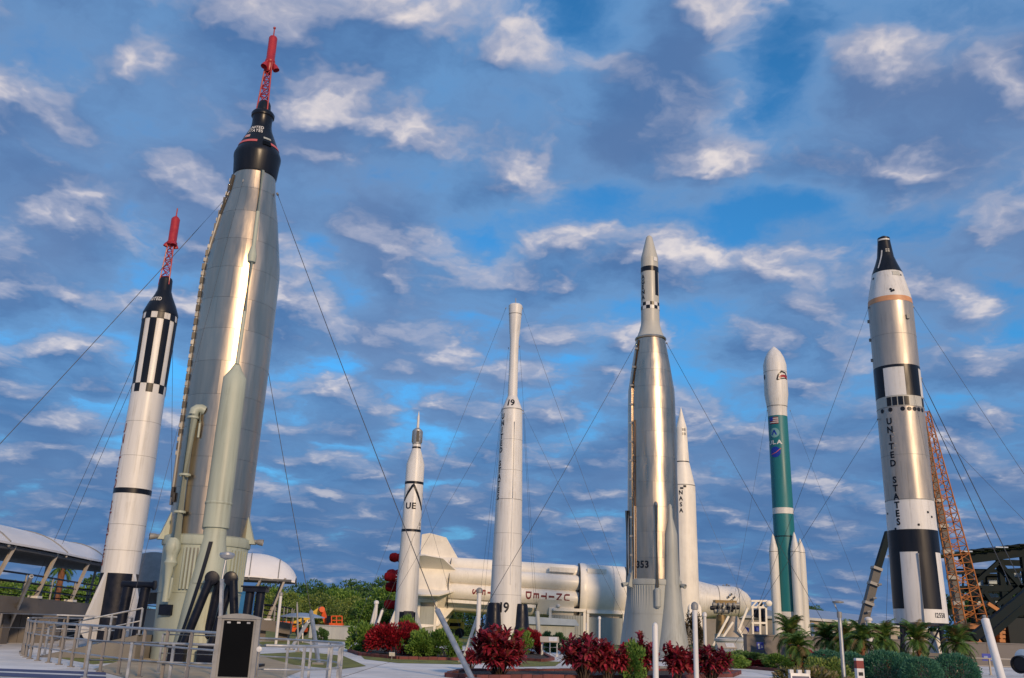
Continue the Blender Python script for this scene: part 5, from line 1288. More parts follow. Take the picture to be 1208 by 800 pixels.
# orange boom lift left of centre
bl_ = base(345, 96); bq = thing('boom_lift', 'orange and cream boom lift with a basket in front of the trees', 'lift', bl_)
MB().bar(P(333, 742, 96), P(363, 730, 96), 0.55, 0.5).build('boom', yellow, bq, smooth=False)
for k in range(5): MB().box(P(338 + 5 * k, 740.5 - 2 * k, 95.6), (0.3, 0.1, 0.16)).build('boom_slot', black, bq, smooth=False)
MB().bar(P(362, 730, 96), P(377, 720, 96), 0.5, 0.5).build('upper_boom', yellow, bq, smooth=False)
MB().tube(P(378, 719, 96), P(380, 719, 95), 0.28).build('boom_joint', orangered, bq)
MB().bar(P(380, 718, 96), P(386, 738, 96), 0.42, 0.4).build('jib', orangered, bq, smooth=False)
MB().box(P(397, 737, 95.5), (1.25, 1.3, 0.3)).build('basket_floor', orangered, bq, smooth=False)
for (x_, y0, y1) in ((391, 738, 727), (397, 738, 727), (403.5, 738, 727)):
    for yy in (95, 96): MB().tube(P(x_, y0, yy), P(x_, y1, yy), 0.06).build('basket_post', orangered, bq)
for y_ in (727, 732):
    for yy in (95, 96): MB().tube(P(391, y_, yy), P(403.5, y_, yy), 0.06).build('basket_rail', orangered, bq)
MB().box(P(388.5, 731, 95.2), (0.5, 0.3, 0.7)).build('control_box', navy, bq, smooth=False)
MB().box(V((bl_.x - 0.6, 96, 1.05)), (1.3, 1.6, 0.6)).build('turntable', orangered, bq, smooth=False)
MB().box(V((bl_.x, 96, 0.6)), (2.6, 2.0, 0.4)).build('chassis', orangered, bq, smooth=False)
for (x_, y_) in ((-0.9, -1), (0.9, -1), (-0.9, 1), (0.9, 1)): MB().tube(V((bl_.x + x_, 96 + y_ - 0.15, 0.42)), V((bl_.x + x_, 96 + y_ + 0.15, 0.42)), 0.42, None, 16).build('wheel', navy, bq)
ub = base(357, 70); uq = thing('shade_sail', 'flat grey blue shade disc on a post near the boom lift', 'shade', ub)
uc = P(357, 725, 70); MB().lathe(uc, basis((0, 0, 1)), [(-0.22, 1.62), (-0.16, 1.62), (0.05, 0.9), (0.12, 0.2)], 24).build('canopy', metalroof, uq); MB().tube(ub, uc, 0.07).build('post', galv, uq)
mq = thing('loader', 'yellow loader parked under the lying rocket', 'vehicle', base(528, 121))
mc = base(532, 121); MB().box(mc + V((0, 0, 1.5)), (3.2, 1.8, 0.9)).build('body', yellow, mq, smooth=False)
MB().box(mc + V((0.4, -0.02, 2.1)), (1.6, 1.7, 0.35)).build('cab_roof', yellow, mq, smooth=False); MB().box(mc + V((0.5, -0.92, 1.6)), (1.4, 0.06, 0.4)).build('cab_window', glassdark, mq, smooth=False)
MB().box(mc + V((-1.0, -0.93, 1.35)), (1.0, 0.08, 0.5)).build('side_panel', orangered, mq, smooth=False)
for x_ in (-1.1, 1.1): MB().tube(mc + V((x_, -1.0, 0.6)), mc + V((x_, -0.6, 0.6)), 0.6, None, 18).build('wheel', navy, mq)
# blue grey shed roof right of rocket 19
sh = base(648, 100); sq = thing('storage_shed', 'low shed with blue grey roof under the lying rocket', 'shed', sh)
MB().box(sh + V((0, 0, 1.0)), (5.0, 3, 2.0)).build('wall', pale2, sq, smooth=False)
MB().prism([sh + V((-3.0, -1.8, 1.9)), sh + V((3.0, -1.8, 1.9)), sh + V((2.6, -1.8, 2.5)), sh + V((-3.2, -1.8, 2.7))], V((0, 3.6, 0))).build('roof', metalroof, sq, smooth=False)

# rocket engine on a stand, right of the half hidden white rocket
eb = base(862, 98); eq = thing('engine_exhibit', 'dark rocket engine with brass throat on a slanted strut stand', 'engine', eb)
def ep(x_, y_, Y=98): return P(x_, y_, Y)
MB().box(ep(855, 711), (2.2, 1.2, 0.45)).build('gimbal_block', brass, eq, smooth=False)
for k, (x_, y_, L, r_) in enumerate(((847, 713.5, 1.2, 0.25), (845, 717.5, 1.3, 0.22), (864, 713.5, 1.5, 0.24), (866, 717, 1.1, 0.18), (851, 721, 1.6, 0.28), (860, 719, 0.9, 0.26))):
    c_ = ep(x_, y_, 97.6); MB().lathe(c_ - V((L / 2, 0, 0)), (V((0, 1, 0)), V((0, 0, 1)), V((1, 0, 0))), [(0, r_ * 0.5), (0.06, r_), (L * 0.45, r_), (L * 0.5, r_ * 1.25), (L * 0.55, r_), (L - 0.06, r_), (L, r_ * 0.5)], 14).build('turbopump', navy if k % 2 else greym, eq)
for k in range(4): MB().path([ep(848 + 6 * k, 711, 97.2), ep(850 + 6 * k, 716, 96.9), ep(847 + 7 * k, 723, 97.2)], 0.07).build('propellant_line', greym, eq)
MB().lathe(ep(851, 734), basis((0, 0, 1)), [(-1.2, 0.62), (0.0, 0.55), (0.7, 0.48), (0.75, 0.3)], 20).build('throat', brass, eq)
MB().lathe(ep(866, 727), basis((0, 0, -1)), [(0, 0.35), (0.6, 0.7), (1.3, 1.2), (2.2, 1.7), (2.3, 1.74), (2.3, 1.6), (1.0, 0.8)], 28).build('nozzle_bell', tanwall, eq)
MB().lathe(ep(866, 754), basis((0, 0, 1)), [(-0.7, 1.6), (-0.65, 1.75), (-0.1, 1.75), (-0.05, 1.9), (0.15, 1.9), (0.2, 1.7)], 28).build('base_ring', pale2, eq)
for (a_, c_) in (((859.5, 727), (841, 762)), ((864.5, 734), (846, 762)), ((882, 717), (872, 742)), ((871, 741), (879, 756))): MB().bar(ep(*a_, 96.2), ep(*c_, 96.2), 0.24, 0.2).build('strut', cream, eq, smooth=False)
MB().box(V((ep(852, 745).x, 98, 0.8)), (1.3, 1.3, 1.6)).build('plinth', pale2, eq, smooth=False)
fb = base(896, 100); fq = thing('lattice_stand', 'white lattice frame stand left of the teal rocket', 'frame', fb)
for x_ in (887.5, 896, 903.5):
    for Y in (99, 101): MB().bar(P(x_, 715, Y), V((P(x_, 740, Y).x, Y, 0)), 0.18).build('upright', cream, fq, smooth=False)
for y_ in (709, 716.5, 735):
    for Y in (99, 101): MB().bar(P(886, y_, Y), P(905, y_, Y), 0.2).build('cross_bar', cream, fq, smooth=False)
for (x0, x1) in ((887, 893), (893, 899), (899, 905)): MB().bar(P(x0, 716, 99), P(x1, 709, 99), 0.16).build('diagonal', cream, fq, smooth=False)
MB().lathe(P(906, 712, 99), basis((0, -1, 0)), [(0, 0.2), (0.1, 0.3), (0.5, 0.3), (0.6, 0.15)], 16).build('white_drum', cream, fq)
for (x_, y_, w_, h_, m_) in ((896, 724, 1.3, 0.9, navy), (892, 742, 0.9, 0.6, signblue), (880, 743, 0.6, 0.5, signblue), (901, 728, 0.5, 1.8, navy), (897, 713, 0.5, 0.5, black)):
    MB().lathe(P(x_, y_, 100.2) - V((0, 0, h_ / 2)), basis((0, 0, 1)), [(0, w_ * 0.35), (h_ * 0.1, w_ / 2), (h_ * 0.9, w_ / 2), (h_, w_ * 0.3)], 14).build('machinery', m_, fq)
dome = thing('concrete_drum', 'low pale concrete drum base behind the taupe wall end', 'base', base(868, 92))
MB().lathe(base(868, 92), basis((0, 0, 1)), [(0, 1.9), (0.9, 1.9), (0.95, 2.0), (1.15, 2.0), (1.2, 1.8)], 28).build('drum', conc, dome)
MB().lathe(base(868, 92), basis((0, 0, 1)), [(1.2, 1.7), (1.32, 1.7), (1.34, 1.5)], 28).build('cap', pale2, dome)

# ================================================================== plants
random.seed(11)
G_DARK = leafmat('dark_leaves', [(0.033, 0.0825, 0.03), (0.0675, 0.1575, 0.048), (0.1125, 0.21, 0.06)])
G_MID = leafmat('green_leaves', [(0.0684, 0.1521, 0.0274), (0.1444, 0.2737, 0.0486), (0.2433, 0.365, 0.076)])
G_OLIVE = leafmat('olive_leaves', [(0.0952, 0.1587, 0.035), (0.1904, 0.2698, 0.0572), (0.3015, 0.3491, 0.0952)])
G_BLUE = leafmat('blue_green_leaves', [(0.0341, 0.124, 0.0744), (0.0697, 0.217, 0.1318), (0.1162, 0.279, 0.1705)])
G_YEL = leafmat('variegated_leaves', [(0.06, 0.09, 0.015), (0.20, 0.19, 0.05), (0.40, 0.34, 0.20), (0.10, 0.05, 0.03)])
G_PALM = leafmat('palm_leaflets', [(0.0405, 0.1013, 0.0243), (0.1013, 0.2025, 0.0405), (0.189, 0.27, 0.0607)])
R_RED = leafmat('red_croton_leaves', [(0.08, 0.005, 0.010), (0.27, 0.010, 0.020), (0.44, 0.022, 0.04)])
R_MAG = leafmat('crimson_strap_leaves', [(0.078, 0.0104, 0.0156), (0.221, 0.013, 0.0286), (0.39, 0.0234, 0.0468), (0.546, 0.065, 0.091), (0.117, 0.039, 0.0156)])
def rv():
    while True:
        p = V((random.uniform(-1, 1), random.uniform(-1, 1), random.uniform(-1, 1)))
        if 0.01 < p.length < 1: return p
def leaf(mb, p, d, L, w, up=None):
    """one folded leaf: base, two sides, tip"""
    d = d.normalized(); s_ = d.cross(up or rv()).normalized() * (w / 2); n_ = d.cross(s_).normalized()
    mb.add([p, p + d * (L * 0.45) + s_ + n_ * (w * 0.12), p + d * L, p + d * (L * 0.45) - s_ + n_ * (w * 0.12)], [(0, 1, 2, 3)])
def bush(name, rx, ry, rz, n, L, w, m, clumps=26, stems=True, tight=0.30, shell=0.55, round_=False):
    root = bpy.data.objects.new(name, None); col.objects.link(root)
    mb = MB()
    cs_ = []
    for k in range(clumps):
        p = rv().normalized() * (shell + (1 - shell) * random.random() ** 0.6) if not round_ else rv().normalized() * random.uniform(0.80, 0.90)
        if not round_: p.z = abs(p.z) * 1.7 - 0.8
        cs_.append(p)
    for k in range(n):
        if round_:
            q = rv().normalized(); q = q * (random.uniform(0.84, 1.0) + 0.07 * math.sin(q.x * 7 + 1) * math.cos(q.y * 6 + q.z * 5) + (random.uniform(0.0, 0.14) if random.random() < 0.12 else 0))
        else:
            q = random.choice(cs_) + rv() * tight
        if not round_ and (math.hypot(q.x, q.y) > 1.12 or q.z < -0.97): continue
        pos = V((q.x * rx, q.y * ry, rz + q.z * rz)); d_ = (V((q.x, q.y, q.z * 0.8 + 0.35)) + rv() * 0.7)
        leaf(mb, pos, d_, L * random.uniform(0.7, 1.2), w * random.uniform(0.8, 1.2))
    fo = mb.build('foliage', m, root, smooth=False)
    if stems:
        sm_ = MB()
        for k in range(9):
            p = random.choice(cs_); e_ = V((p.x * rx * 0.8, p.y * ry * 0.8, rz + p.z * rz * 0.8)); b_ = V((random.uniform(-.15, .15), random.uniform(-.15, .15), 0))
            sm_.path([b_, b_ + (e_ - b_) * 0.5 + rv() * 0.08, e_], 0.018, 5)
        sm_.build('stems', bark, root)
    return root
def strap_bush(name, n_st, hgt, spread, m, Ls=0.50, w=0.085, per=24):
    """cordyline: bare canes topped by rosettes of strap leaves"""
    root = bpy.data.objects.new(name, None); col.objects.link(root); mb, sm_ = MB(), MB()
    for k in range(n_st):
        an = random.uniform(0, 6.283); q = math.sqrt(random.random()); hh = hgt * random.uniform(0.42, 0.95) * (1 - 0.25 * q)
        b_ = V((math.cos(an) * q * spread * 0.22, math.sin(an) * q * spread * 0.22, 0)); t_ = V((math.cos(an) * q * spread, math.sin(an) * q * spread, hh))
        mid = b_ + (t_ - b_) * 0.5 + V((math.cos(an), math.sin(an), 0)) * (-0.06) + rv() * 0.05
        sm_.path([b_, mid, t_], 0.017, 5)
        for j in range(per):
            f = random.random(); p = mid + (t_ - mid) * (0.35 + 0.65 * f); a2 = random.uniform(0, 6.283); el = random.uniform(0.15, 1.25) if f > 0.5 else random.uniform(-0.5, 0.5)
            d_ = V((math.cos(a2) * math.cos(el), math.sin(a2) * math.cos(el), math.sin(el))); L = Ls * random.uniform(0.6, 1.1)
            s_ = d_.cross(V((0, 0, 1))).normalized() * (w / 2 * random.uniform(0.7, 1.2)); dr = V((0, 0, -0.12 * L))
            mb.add([p, p + d_ * (L * 0.4) + s_, p + d_ * (L * 0.4) - s_, p + d_ * (L * 0.78) + s_ * 0.7 + dr, p + d_ * (L * 0.78) - s_ * 0.7 + dr, p + d_ * L + dr * 2.2], [(0, 1, 2), (2, 1, 3, 4), (4, 3, 5)])
    mb.build('foliage', m, root, smooth=False); sm_.build('stems', bark, root)
    return root
def frond_palm(name, trunk_h, n_fr, L, m, leaflets=20, lw=0.035, tr=0.10):
    root = bpy.data.objects.new(name, None); col.objects.link(root)
    tk = MB().lathe((0, 0, 0), basis((0, 0, 1)), [(0, tr * 1.25), (trunk_h * 0.3, tr), (trunk_h * 0.75, tr * 1.05), (trunk_h, tr * 1.35), (trunk_h + 0.12, tr * 0.6)], 10)
    for k in range(28):
        z_ = trunk_h * (0.25 + 0.75 * k / 28); a_ = k * 2.4; p = V((math.cos(a_) * tr, math.sin(a_) * tr, z_)); d_ = V((math.cos(a_), math.sin(a_), 0.9))
        tk.bar(p, p + d_.normalized() * 0.10, 0.05, 0.03)
    tk.build('trunk', palmbark, root)
    for k in range(n_fr):
        a_ = k * 2.39996 + random.uniform(-.2, .2); el = R(random.uniform(-12, 82)) if k > 3 else R(75); Lk = L * random.uniform(0.85, 1.1)
        h_ = V((math.cos(a_), math.sin(a_), 0)); pts = []; p = V((0, 0, trunk_h)); e_ = el; seg = 8
        for i in range(seg + 1):
            pts.append(p.copy()); p = p + (h_ * math.cos(e_) + V((0, 0, math.sin(e_)))) * (Lk / seg); e_ -= R(9 + 5 * i / seg)
        mb = MB().path(pts, 0.010, 4)
        for i in range(leaflets):
            f = 0.12 + 0.86 * i / leaflets; x_ = f * seg; i0 = min(int(x_), seg - 1); q_ = pts[i0] + (pts[i0 + 1] - pts[i0]) * (x_ - i0); dd = (pts[i0 + 1] - pts[i0]).normalized()
            s_ = dd.cross(V((0, 0, 1))).normalized(); ll = L * 0.30 * math.sin(math.pi * (0.15 + 0.8 * f)) + 0.05
            for sg in (-1, 1):
                d_ = (dd * 0.75 + s_ * sg + V((0, 0, -0.28)) + rv() * 0.12).normalized(); w_ = dd * (lw / 2)
                mb.add([q_ - w_, q_ + w_, q_ + d_ * ll], [(0, 1, 2)])
        mb.build('frond', m, root, smooth=False)
    return root
def tree(name, hgt, rx, rz, m, n, leafL, clumps=34, trunk_r=0.16, airy=0.0):
    root = bpy.data.objects.new(name, None); col.objects.link(root); cz = hgt - rz
    tk = MB().path([V((0, 0, 0)), V((0.05, 0.05, hgt * 0.2)), V((-0.05, 0.0, hgt * 0.45)), V((0.05, 0, cz + rz * 0.3))], trunk_r, 8)
    cs_ = []
    for k in range(clumps):
        p = rv(); p = p.normalized() * (p.length ** 0.4); cs_.append(V((p.x * rx, p.y * rx, cz + p.z * rz * (1 if p.z > 0 else 1.15)))); 
    for k in range(0, clumps, 3): tk.path([V((0, 0, hgt * random.uniform(0.15, 0.45))), V((cs_[k].x * 0.4, cs_[k].y * 0.4, (cs_[k].z + hgt * 0.3) / 2)), cs_[k]], trunk_r * 0.3, 5)
    tk.build('trunk', bark, root)
    mb = MB(); cr_ = [random.uniform(0.55, 1.25) for _ in cs_]
    for k in range(n):
        i = random.randrange(clumps); q = rv(); q = q.normalized() * q.length ** 0.5; r_ = rx * (0.34 - airy * 0.1) * cr_[i]
        pos = cs_[i] + V((q.x * r_, q.y * r_, q.z * r_ * 0.75))
        if pos.z < 0.15: continue
        leaf(mb, pos, q + V((0, 0, 0.25)) + rv() * 0.8, leafL * random.uniform(0.6, 1.3), leafL * 0.6)
    mb.build('crown', m, root, smooth=False)
    return root
def place(proto, used, loc, rz, s, label, cat, group):
    o = proto if proto.name not in used else copy_tree(proto)
    used.add(proto.name); o.location = V(loc); o.rotation_euler = (0, 0, rz); o.scale = (s, s, s) if isinstance(s, (int, float)) else s
    return tag(o, label, cat, group)
used = set()

# ---- strap leaved crimson shrubs in the front bed
R_MAG2 = leafmat('dull_crimson_leaves', [(0.065, 0.026, 0.0156), (0.182, 0.0156, 0.0364), (0.312, 0.0234, 0.052), (0.468, 0.052, 0.091), (0.13, 0.091, 0.026)])
cord = [strap_bush('cordyline_shrub', 52, 1.65, 0.88, R_MAG, 0.42, 0.115, 42), strap_bush('cordyline_shrub', 34, 1.35, 0.68, R_MAG, 0.38, 0.11, 40), strap_bush('cordyline_shrub', 40, 1.45, 0.80, R_MAG2, 0.37, 0.10, 40), strap_bush('cordyline_shrub', 26, 1.5, 0.6, R_MAG2, 0.40, 0.11, 36)]
for px, Y, k, s, lab in ((588, 31.5, 0, 1.06, 'large crimson strap-leaved shrub in front of rocket 19'), (690, 32, 2, 1.0, 'crimson shrub left of the small green one, half of the wide pair'),
                         (717, 32, 1, 0.94, 'crimson shrub touching the left side of the small green shrub'), (757, 33, 3, 0.98, 'crimson shrub behind the plain white post'),
                         (799, 33, 1, 0.92, 'crimson shrub between the plain white post and the capped post'), (838, 33, 2, 0.9, 'crimson shrub right of the tall capped post'),
                         (556, 36, 1, 0.55, 'small crimson sprig beside the leaning grey strut')):
    place(cord[k], used, base(px, Y, 0.07), px * 0.7, (s, s * random.uniform(0.9, 1.1), s * random.uniform(0.92, 1.08)), lab, 'shrub', 'crimson strap-leaved shrubs')
# ---- croton mounds and green bushes
cro = bush('croton_bush', 1.5, 1.2, 0.72, 9000, 0.15, 0.08, R_RED, 90, True, 0.26, 0.75)
place(cro, used, base(466, 49, 0.07), 0.2, (1.0, 1.0, 1.08), 'big dome of red croton at the foot of the UE rocket', 'bush', 'red croton bushes')
place(cro, used, base(627, 58, 0.07), 1.9, (0.42, 0.5, 1.0), 'narrow red croton on the right side of rocket 19', 'bush', 'red croton bushes')
place(cro, used, base(958, 47, 0.05), 1.1, (0.75, 0.7, 0.62), 'low red bush between the palms', 'bush', 'red croton bushes')
place(cro, used, base(890, 49, 0.07), 2.1, (0.75, 0.4, 0.25), 'low reddish ground plant in front of the taupe wall', 'bush', 'red croton bushes')
grn = [bush('green_bush', 1.15, 0.95, 0.72, 3800, 0.20, 0.09, G_MID, 34), bush('green_bush', 1.0, 0.9, 0.62, 3400, 0.19, 0.09, G_DARK, 30)]
for px, Y, k, s, lab in ((425, 52, 0, (0.92, .9, 1.02), 'round green bush left of the red croton dome'), (497, 47, 0, (0.75, .8, 0.86), 'green hedge bush right of the red croton dome'),
                         (522, 47, 0, (0.72, .8, 0.9), 'green hedge bush beside the leaning grey strut'), (614, 57, 0, (0.62, .7, 0.95), 'yellowish green bush behind the large crimson shrub'),
                         (747, 32.5, 0, (0.42, .5, 0.82), 'small green shrub between crimson shrubs in the front bed'), (378, 74, 1, (0.55, .6, 0.72), 'dark round bush behind the looped railing'),
                         (480, 58, 0, (0.6, .6, 1.35), 'green bush top showing behind the red croton dome'), (446, 70, 1, (0.9, .9, 0.9), 'dark green bush right of the low white wall'),
                         (646, 66, 1, (0.8, .8, 0.95), 'dark green bush right of the small white railing'), (658, 70, 1, (0.9, .9, 0.9), 'dark green bush before the ribbed cradle'),
                         (880, 49.5, 1, (1.5, .5, 0.55), 'dark clipped hedge at the left end of the taupe wall'), (860, 47, 0, (0.9, .5, 0.45), 'low green plant left of the taupe wall'),
                         (918, 46, 0, (0.7, .5, 0.5), 'spiky green plant at the foot of the taupe wall'), (872, 50, 0, (1.0, .6, 0.5), 'low olive plant before the dark clipped hedge')):
    place(grn[k], used, base(px, Y, 0.04), px * 0.3, s, lab, 'bush', 'green bushes')
br = bush('tall_dark_shrub', 0.9, 0.8, 1.65, 3000, 0.22, 0.07, leafmat('bronze_leaves', [(0.03, 0.018, 0.010), (0.075, 0.045, 0.022), (0.03, 0.05, 0.015)]), 36)
place(br, used, base(818, 62), 0.4, (0.75, 0.75, 1.0), 'tall bronze shrub right of the steel rocket skirt', 'shrub', None)
# ---- clipped round shrubs and mixed planting, right foreground
ball = bush('round_shrub', 0.9, 0.9, 0.62, 7000, 0.105, 0.045, G_BLUE, 20, True, 0.3, 0.6, True)
for px, Y, s, lab in ((1046, 34, (0.95, .9, 0.92), 'clipped blue-green round shrub right of the striped marker'), (1089, 32, (0.66, .7, 0.82), 'smallest clipped round shrub in front of the palm'), (1129, 33, (0.84, .8, 0.92), 'clipped round shrub left of the leaning white strut'),
                      (1003, 37, (0.9, .8, 0.82), 'clipped blue-green shrub behind the grey lamp post'), (976, 38, (0.75, .8, 0.85), 'clipped blue-green shrub left of the grey lamp post'), (1068, 37, (0.5, .6, 0.85), 'clipped shrub wedged between two larger round ones')):
    place(ball, used, base(px, Y, 0.03), px * 0.5, s, lab, 'shrub', 'clipped round shrubs')
var = bush('variegated_shrub', 0.8, 0.6, 0.34, 2200, 0.15, 0.07, G_YEL, 24)
yg = bush('olive_shrub', 0.9, 0.7, 0.48, 3000, 0.14, 0.07, G_OLIVE, 26)
for px, Y, s, lab in ((960, 29, 0.95, 'cream variegated shrub right of the sandwich board'), (938, 31, 0.85, 'cream variegated shrub behind the sandwich board'), (1006, 27, 0.7, 'cream variegated shrub left of the striped marker'), (1040, 25, 0.6, 'cream variegated shrub at the bottom edge right of the striped marker'), (990, 27, 0.6, 'cream variegated shrub at the foot of the lamp post')):
    place(var, used, base(px, Y, 0.03), px * 0.9, s, lab, 'shrub', 'cream variegated shrubs')
for px, Y, s, lab in ((983, 33, 0.95, 'yellow-green shrub in front of the lamp post'), (966, 35, 0.9, 'yellow-green shrub left of the lamp post')):
    place(yg, used, base(px, Y, 0.03), px, s, lab, 'shrub', 'yellow-green shrubs')
# ---- palms
pal = [frond_palm('date_palm', 1.15, 46, 1.2, G_PALM, 24, 0.045), frond_palm('date_palm', 1.0, 42, 1.1, G_PALM, 24, 0.045)]
G_DEAD = leafmat('dry_palm_leaflets', [(0.14, 0.10, 0.04), (0.22, 0.15, 0.06), (0.10, 0.12, 0.03)])
for p_ in pal:
    for f_ in [o for o in p_.children if o.name.startswith('frond')][-5:]: f_.data.materials[0] = G_DEAD; f_.rotation_euler = (0, 0, 0); f_['label'] = 'dry yellowed frond'
for px, yc, Y, k, s, lab in ((935, 744, 50, 0, 0.98, 'tallest palm at the left end of the taupe wall'), (944, 759, 46, 1, 0.92, 'yellow-green palm in front of the tallest one'), (979, 749, 51, 1, 1.05, 'palm left of the lamp post'),
                             (1000, 750, 50, 0, 0.98, 'palm right of the lamp post'), (1018, 754, 47, 1, 1.0, 'palm with the blue sign behind its trunk'), (1048, 752, 50, 0, 0.92, 'palm just left of the silver rocket'),
                             (1088, 753, 50, 0, 1.02, 'palm in front of the silver rocket'), (1135, 757, 49, 0, 0.98, 'rightmost palm, beside the wide blue sign')):
    s = s * 0.90; zc_ = P(px, yc + 3, Y).z; s_z = zc_ / (1.15 if k == 0 else 1.0)
    o_ = place(pal[k], used, base(px, Y), px * 0.37, (s * random.uniform(0.9, 1.1), s * random.uniform(0.9, 1.1), s_z * random.uniform(0.90, 1.0)), lab, 'palm', 'small date palms')
    o_.rotation_euler = (random.uniform(-0.10, 0.10), random.uniform(-0.10, 0.10), px * 0.37)
fan = frond_palm('cabbage_palm', 3.6, 30, 1.35, G_PALM, 16, 0.09, 0.22)
place(fan, used, base(61, 84), 0.3, (1.05, 1.05, 1.42), 'single tall palm seen under the walkway roof', 'palm', None)
# ---- trees along the back
T = [tree('tree', 6.0, 3.4, 2.9, G_MID, 5200, 0.42), tree('tree', 5.2, 3.2, 2.5, G_OLIVE, 4800, 0.40), tree('tree', 7.2, 3.6, 3.6, G_DARK, 6200, 0.40, 40), tree('tree', 6.4, 2.2, 2.6, G_DARK, 1500, 0.40, 26, 0.12, 0.6)]
TR = [(306, 150, 0, 1.05), (330, 140, 1, 1.0), (352, 150, 0, 0.95), (375, 142, 1, 1.0), (398, 150, 0, 1.0), (418, 140, 1, 0.95), (440, 168, 2, 1.28), (409, 165, 3, 1.25), (455, 145, 0, 1.05), (475, 150, 2, 1.0), (500, 150, 1, 0.9),
      (524, 150, 0, 0.85), (545, 145, 2, 0.75), (568, 150, 2, 0.75), (605, 150, 0, 0.72), (628, 150, 2, 0.8), (650, 150, 0, 0.7), (742, 160, 2, 0.8), (728, 165, 0, 0.8), (282, 150, 1, 1.1), (262, 150, 0, 1.0),
      (-12, 130, 1, 0.95), (15, 125, 0, 0.9), (40, 130, 1, 0.95), (66, 128, 0, 0.85), (92, 130, 1, 0.9), (116, 128, 0, 0.95), (108, 150, 3, 1.15), (140, 135, 1, 0.9), (960, 190, 3, 1.25), (950, 180, 2, 1.05),
      (1140, 135, 2, 1.2), (1165, 130, 2, 1.15), (1190, 132, 0, 1.2), (1212, 130, 2, 1.3), (362, 172, 2, 1.05), (386, 175, 3, 1.2), (318, 175, 2, 1.0), (465, 172, 0, 1.2), (345, 118, 1, 0.62), (400, 118, 1, 0.66), (430, 116, 0, 0.66), (452, 118, 1, 0.70)]
lab_k = ['mid green leafy tree', 'olive green bushy tree', 'dense dark green tree', 'thin open-crowned dark tree']
def where(px):
    if px < 20: return 'at the far left under the walkway roof'
    if px < 150: return 'under the walkway roof'
    if px < 340: return 'behind the right end of the walkway'
    if px < 480: return 'in line left of the UE rocket'
    if px < 670: return 'seen below the lying rocket'
    if px < 760: return 'behind the nose of the lying rocket'
    if px < 970: return 'behind the pale flat building'
    return 'behind the dark steel building frame'
ORD = ['first', 'second', 'third', 'fourth', 'fifth', 'sixth', 'seventh', 'eighth']
fam = {}
for (px, Y, k, s) in sorted(TR): fam.setdefault((k, where(px)), []).append((px, Y))
for i, (px, Y, k, s) in enumerate(TR):
    mates = fam[(k, where(px))]; lb_ = lab_k[k] + ' ' + where(px)
    if len(mates) > 1: lb_ += ', ' + ORD[mates.index((px, Y))] + ' from left'
    place(T[k], used, base(px, Y), i * 1.7, (s * random.uniform(0.95, 1.15), s, s * random.uniform(0.92, 1.06)), lb_, 'tree', lab_k[k] + 's ' + where(px))

# ================================================================== guy wires
def wire(p, q, label, r=0.016, sag=0.006, group='steel guy wires', m=cable):
    p, q = V(p), V(q); L = (q - p).length; pts = [p + (q - p) * (k / 10) + V((0, 0, -sag * L * 4 * (k / 10) * (1 - k / 10))) for k in range(11)]
    mb = MB().path(pts, r * 0.75, 5)
    t_ = thing('guy_wire', label, 'wire', V((q.x, q.y, q.z)), group); mb.build('cable', m, t_)
    MB().tube(p - (p - q).normalized() * 0.12, p, r * 2.6, None, 8).build('shackle', greym, t_)
def anchor(px, Y): return base(px, Y, 0.05)
b0 = lambda x_, y_: P(x_, y_, 36.7)
wire(b0(269, 231), P(-260, 800, 34), 'cable from the steel rocket shoulder running down left over the striped rocket', 0.020)
wire(b0(327, 228), s1, 'cable from the steel rocket shoulder down to the leaning strut by the hedge', 0.020)
wire(P(287, 212, 35.2), P(147, 745, 33), 'thin cable crossing the front of the steel rocket tank', 0.010, 0.0)
wire(b.at(2.3, 1.5, b.z(380)), s4, 'cable behind the steel rocket down to the strut by the looped railing', 0.018)
wire(P(166, 412, 45), P(40, 690, 52), 'left one of two cables from the striped rocket to the walkway', 0.016)
wire(P(167, 428, 45), P(52, 690, 53), 'right one of two cables from the striped rocket to the walkway', 0.016)
wire(P(204, 395, 45.6), P(202, 640, 58), 'thin cable right of the striped rocket behind the steel rocket', 0.014)
wire(P(488, 560, 88), anchor(414, 78), 'cable from the UE rocket down to the left', 0.016)
wire(P(496, 575, 88), anchor(548, 80), 'cable from the UE rocket down to the right', 0.016)
wire(P(597, 363, 83), anchor(437, 78), 'cable from the tip of rocket 19 down past the UE rocket', 0.018)
wire(P(616, 363, 83), anchor(764, 80), 'cable from the tip of rocket 19 down to the right', 0.018)
wire(P(592, 484, 83), anchor(432, 74), 'lower cable from rocket 19 down to the left', 0.016)
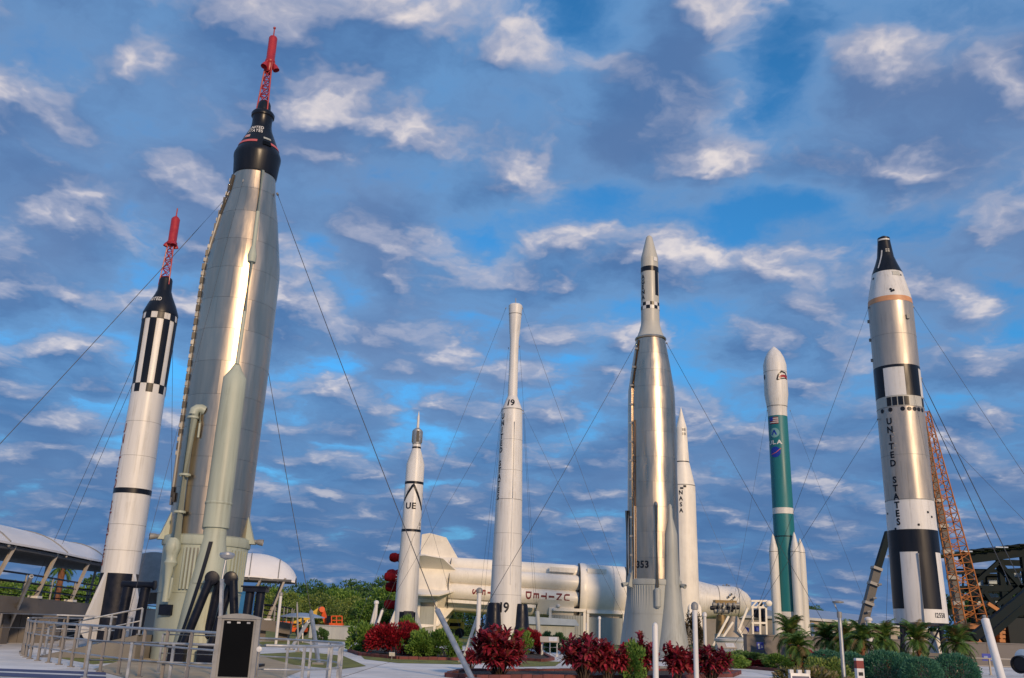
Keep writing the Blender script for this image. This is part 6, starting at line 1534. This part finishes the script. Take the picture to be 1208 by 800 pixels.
wire(P(617, 484, 83), anchor(756, 80), 'lower cable from rocket 19 down to the right', 0.016)
wire(P(600, 410, 83.4), anchor(560, 92), 'steep upper cable on the left of rocket 19', 0.014)
wire(P(592, 487, 83.4), anchor(566, 93), 'steep lower cable on the left of rocket 19', 0.014)
wire(P(613, 408, 83.4), anchor(636, 94), 'steep upper cable on the right of rocket 19', 0.014)
wire(P(617, 487, 83.4), anchor(633, 93), 'steep lower cable on the right of rocket 19', 0.014)
wire(P(751, 404, 55.7), P(563, 733, 42.3), 'long cable from the AGENA rocket down to the grey capped post', 0.018)
wire(P(786, 404, 55.7), anchor(1000, 60), 'long cable from the AGENA rocket down to the right', 0.018)
wire(P(819, 574, 95), anchor(905, 92), 'cable from the NASA rocket down to the right', 0.014)
wire(P(905, 484, 113), anchor(855, 100), 'cable from the teal rocket fairing down to the left', 0.018)
wire(P(932, 484, 113), anchor(1045, 100), 'cable from the teal rocket fairing down to the right', 0.018)
wire(P(914, 603, 113), anchor(845, 104), 'cable from the middle band of the teal rocket down to the left', 0.016)
wire(P(935, 603, 113), anchor(1010, 104), 'cable from the middle band of the teal rocket down to the right', 0.016)
wire(P(1025, 362, 62), anchor(872, 74), 'cable from the silver rocket orange band down to the left', 0.018)
wire(P(1036, 494, 62), anchor(858, 76), 'cable from the silver rocket waist down to the left', 0.018)
wire(P(1077, 361, 62), P(1330, 740, 58), 'cable from the silver rocket orange band down to the right edge', 0.018)
wire(P(1097, 500, 62), P(1330, 735, 56), 'thin cable from the silver rocket waist down to the right edge', 0.016)
wire(P(1058, 362, 60.6), P(1093, 540, 60.3), 'thin cable lying against the silver upper stage', 0.010, 0.0)
wire(P(1086, 446, 66), P(1206, 690, 60), 'upper thick black cable right of the silver rocket', 0.040, 0.002, 'thick black crane cables')
wire(P(1086, 462, 66), P(1192, 690, 61), 'lower thick black cable right of the silver rocket', 0.036, 0.002, 'thick black crane cables')
wire(P(1048, 655, 74), anchor(1044, 74), 'hoist line hanging left of the silver rocket', 0.020, 0.0)
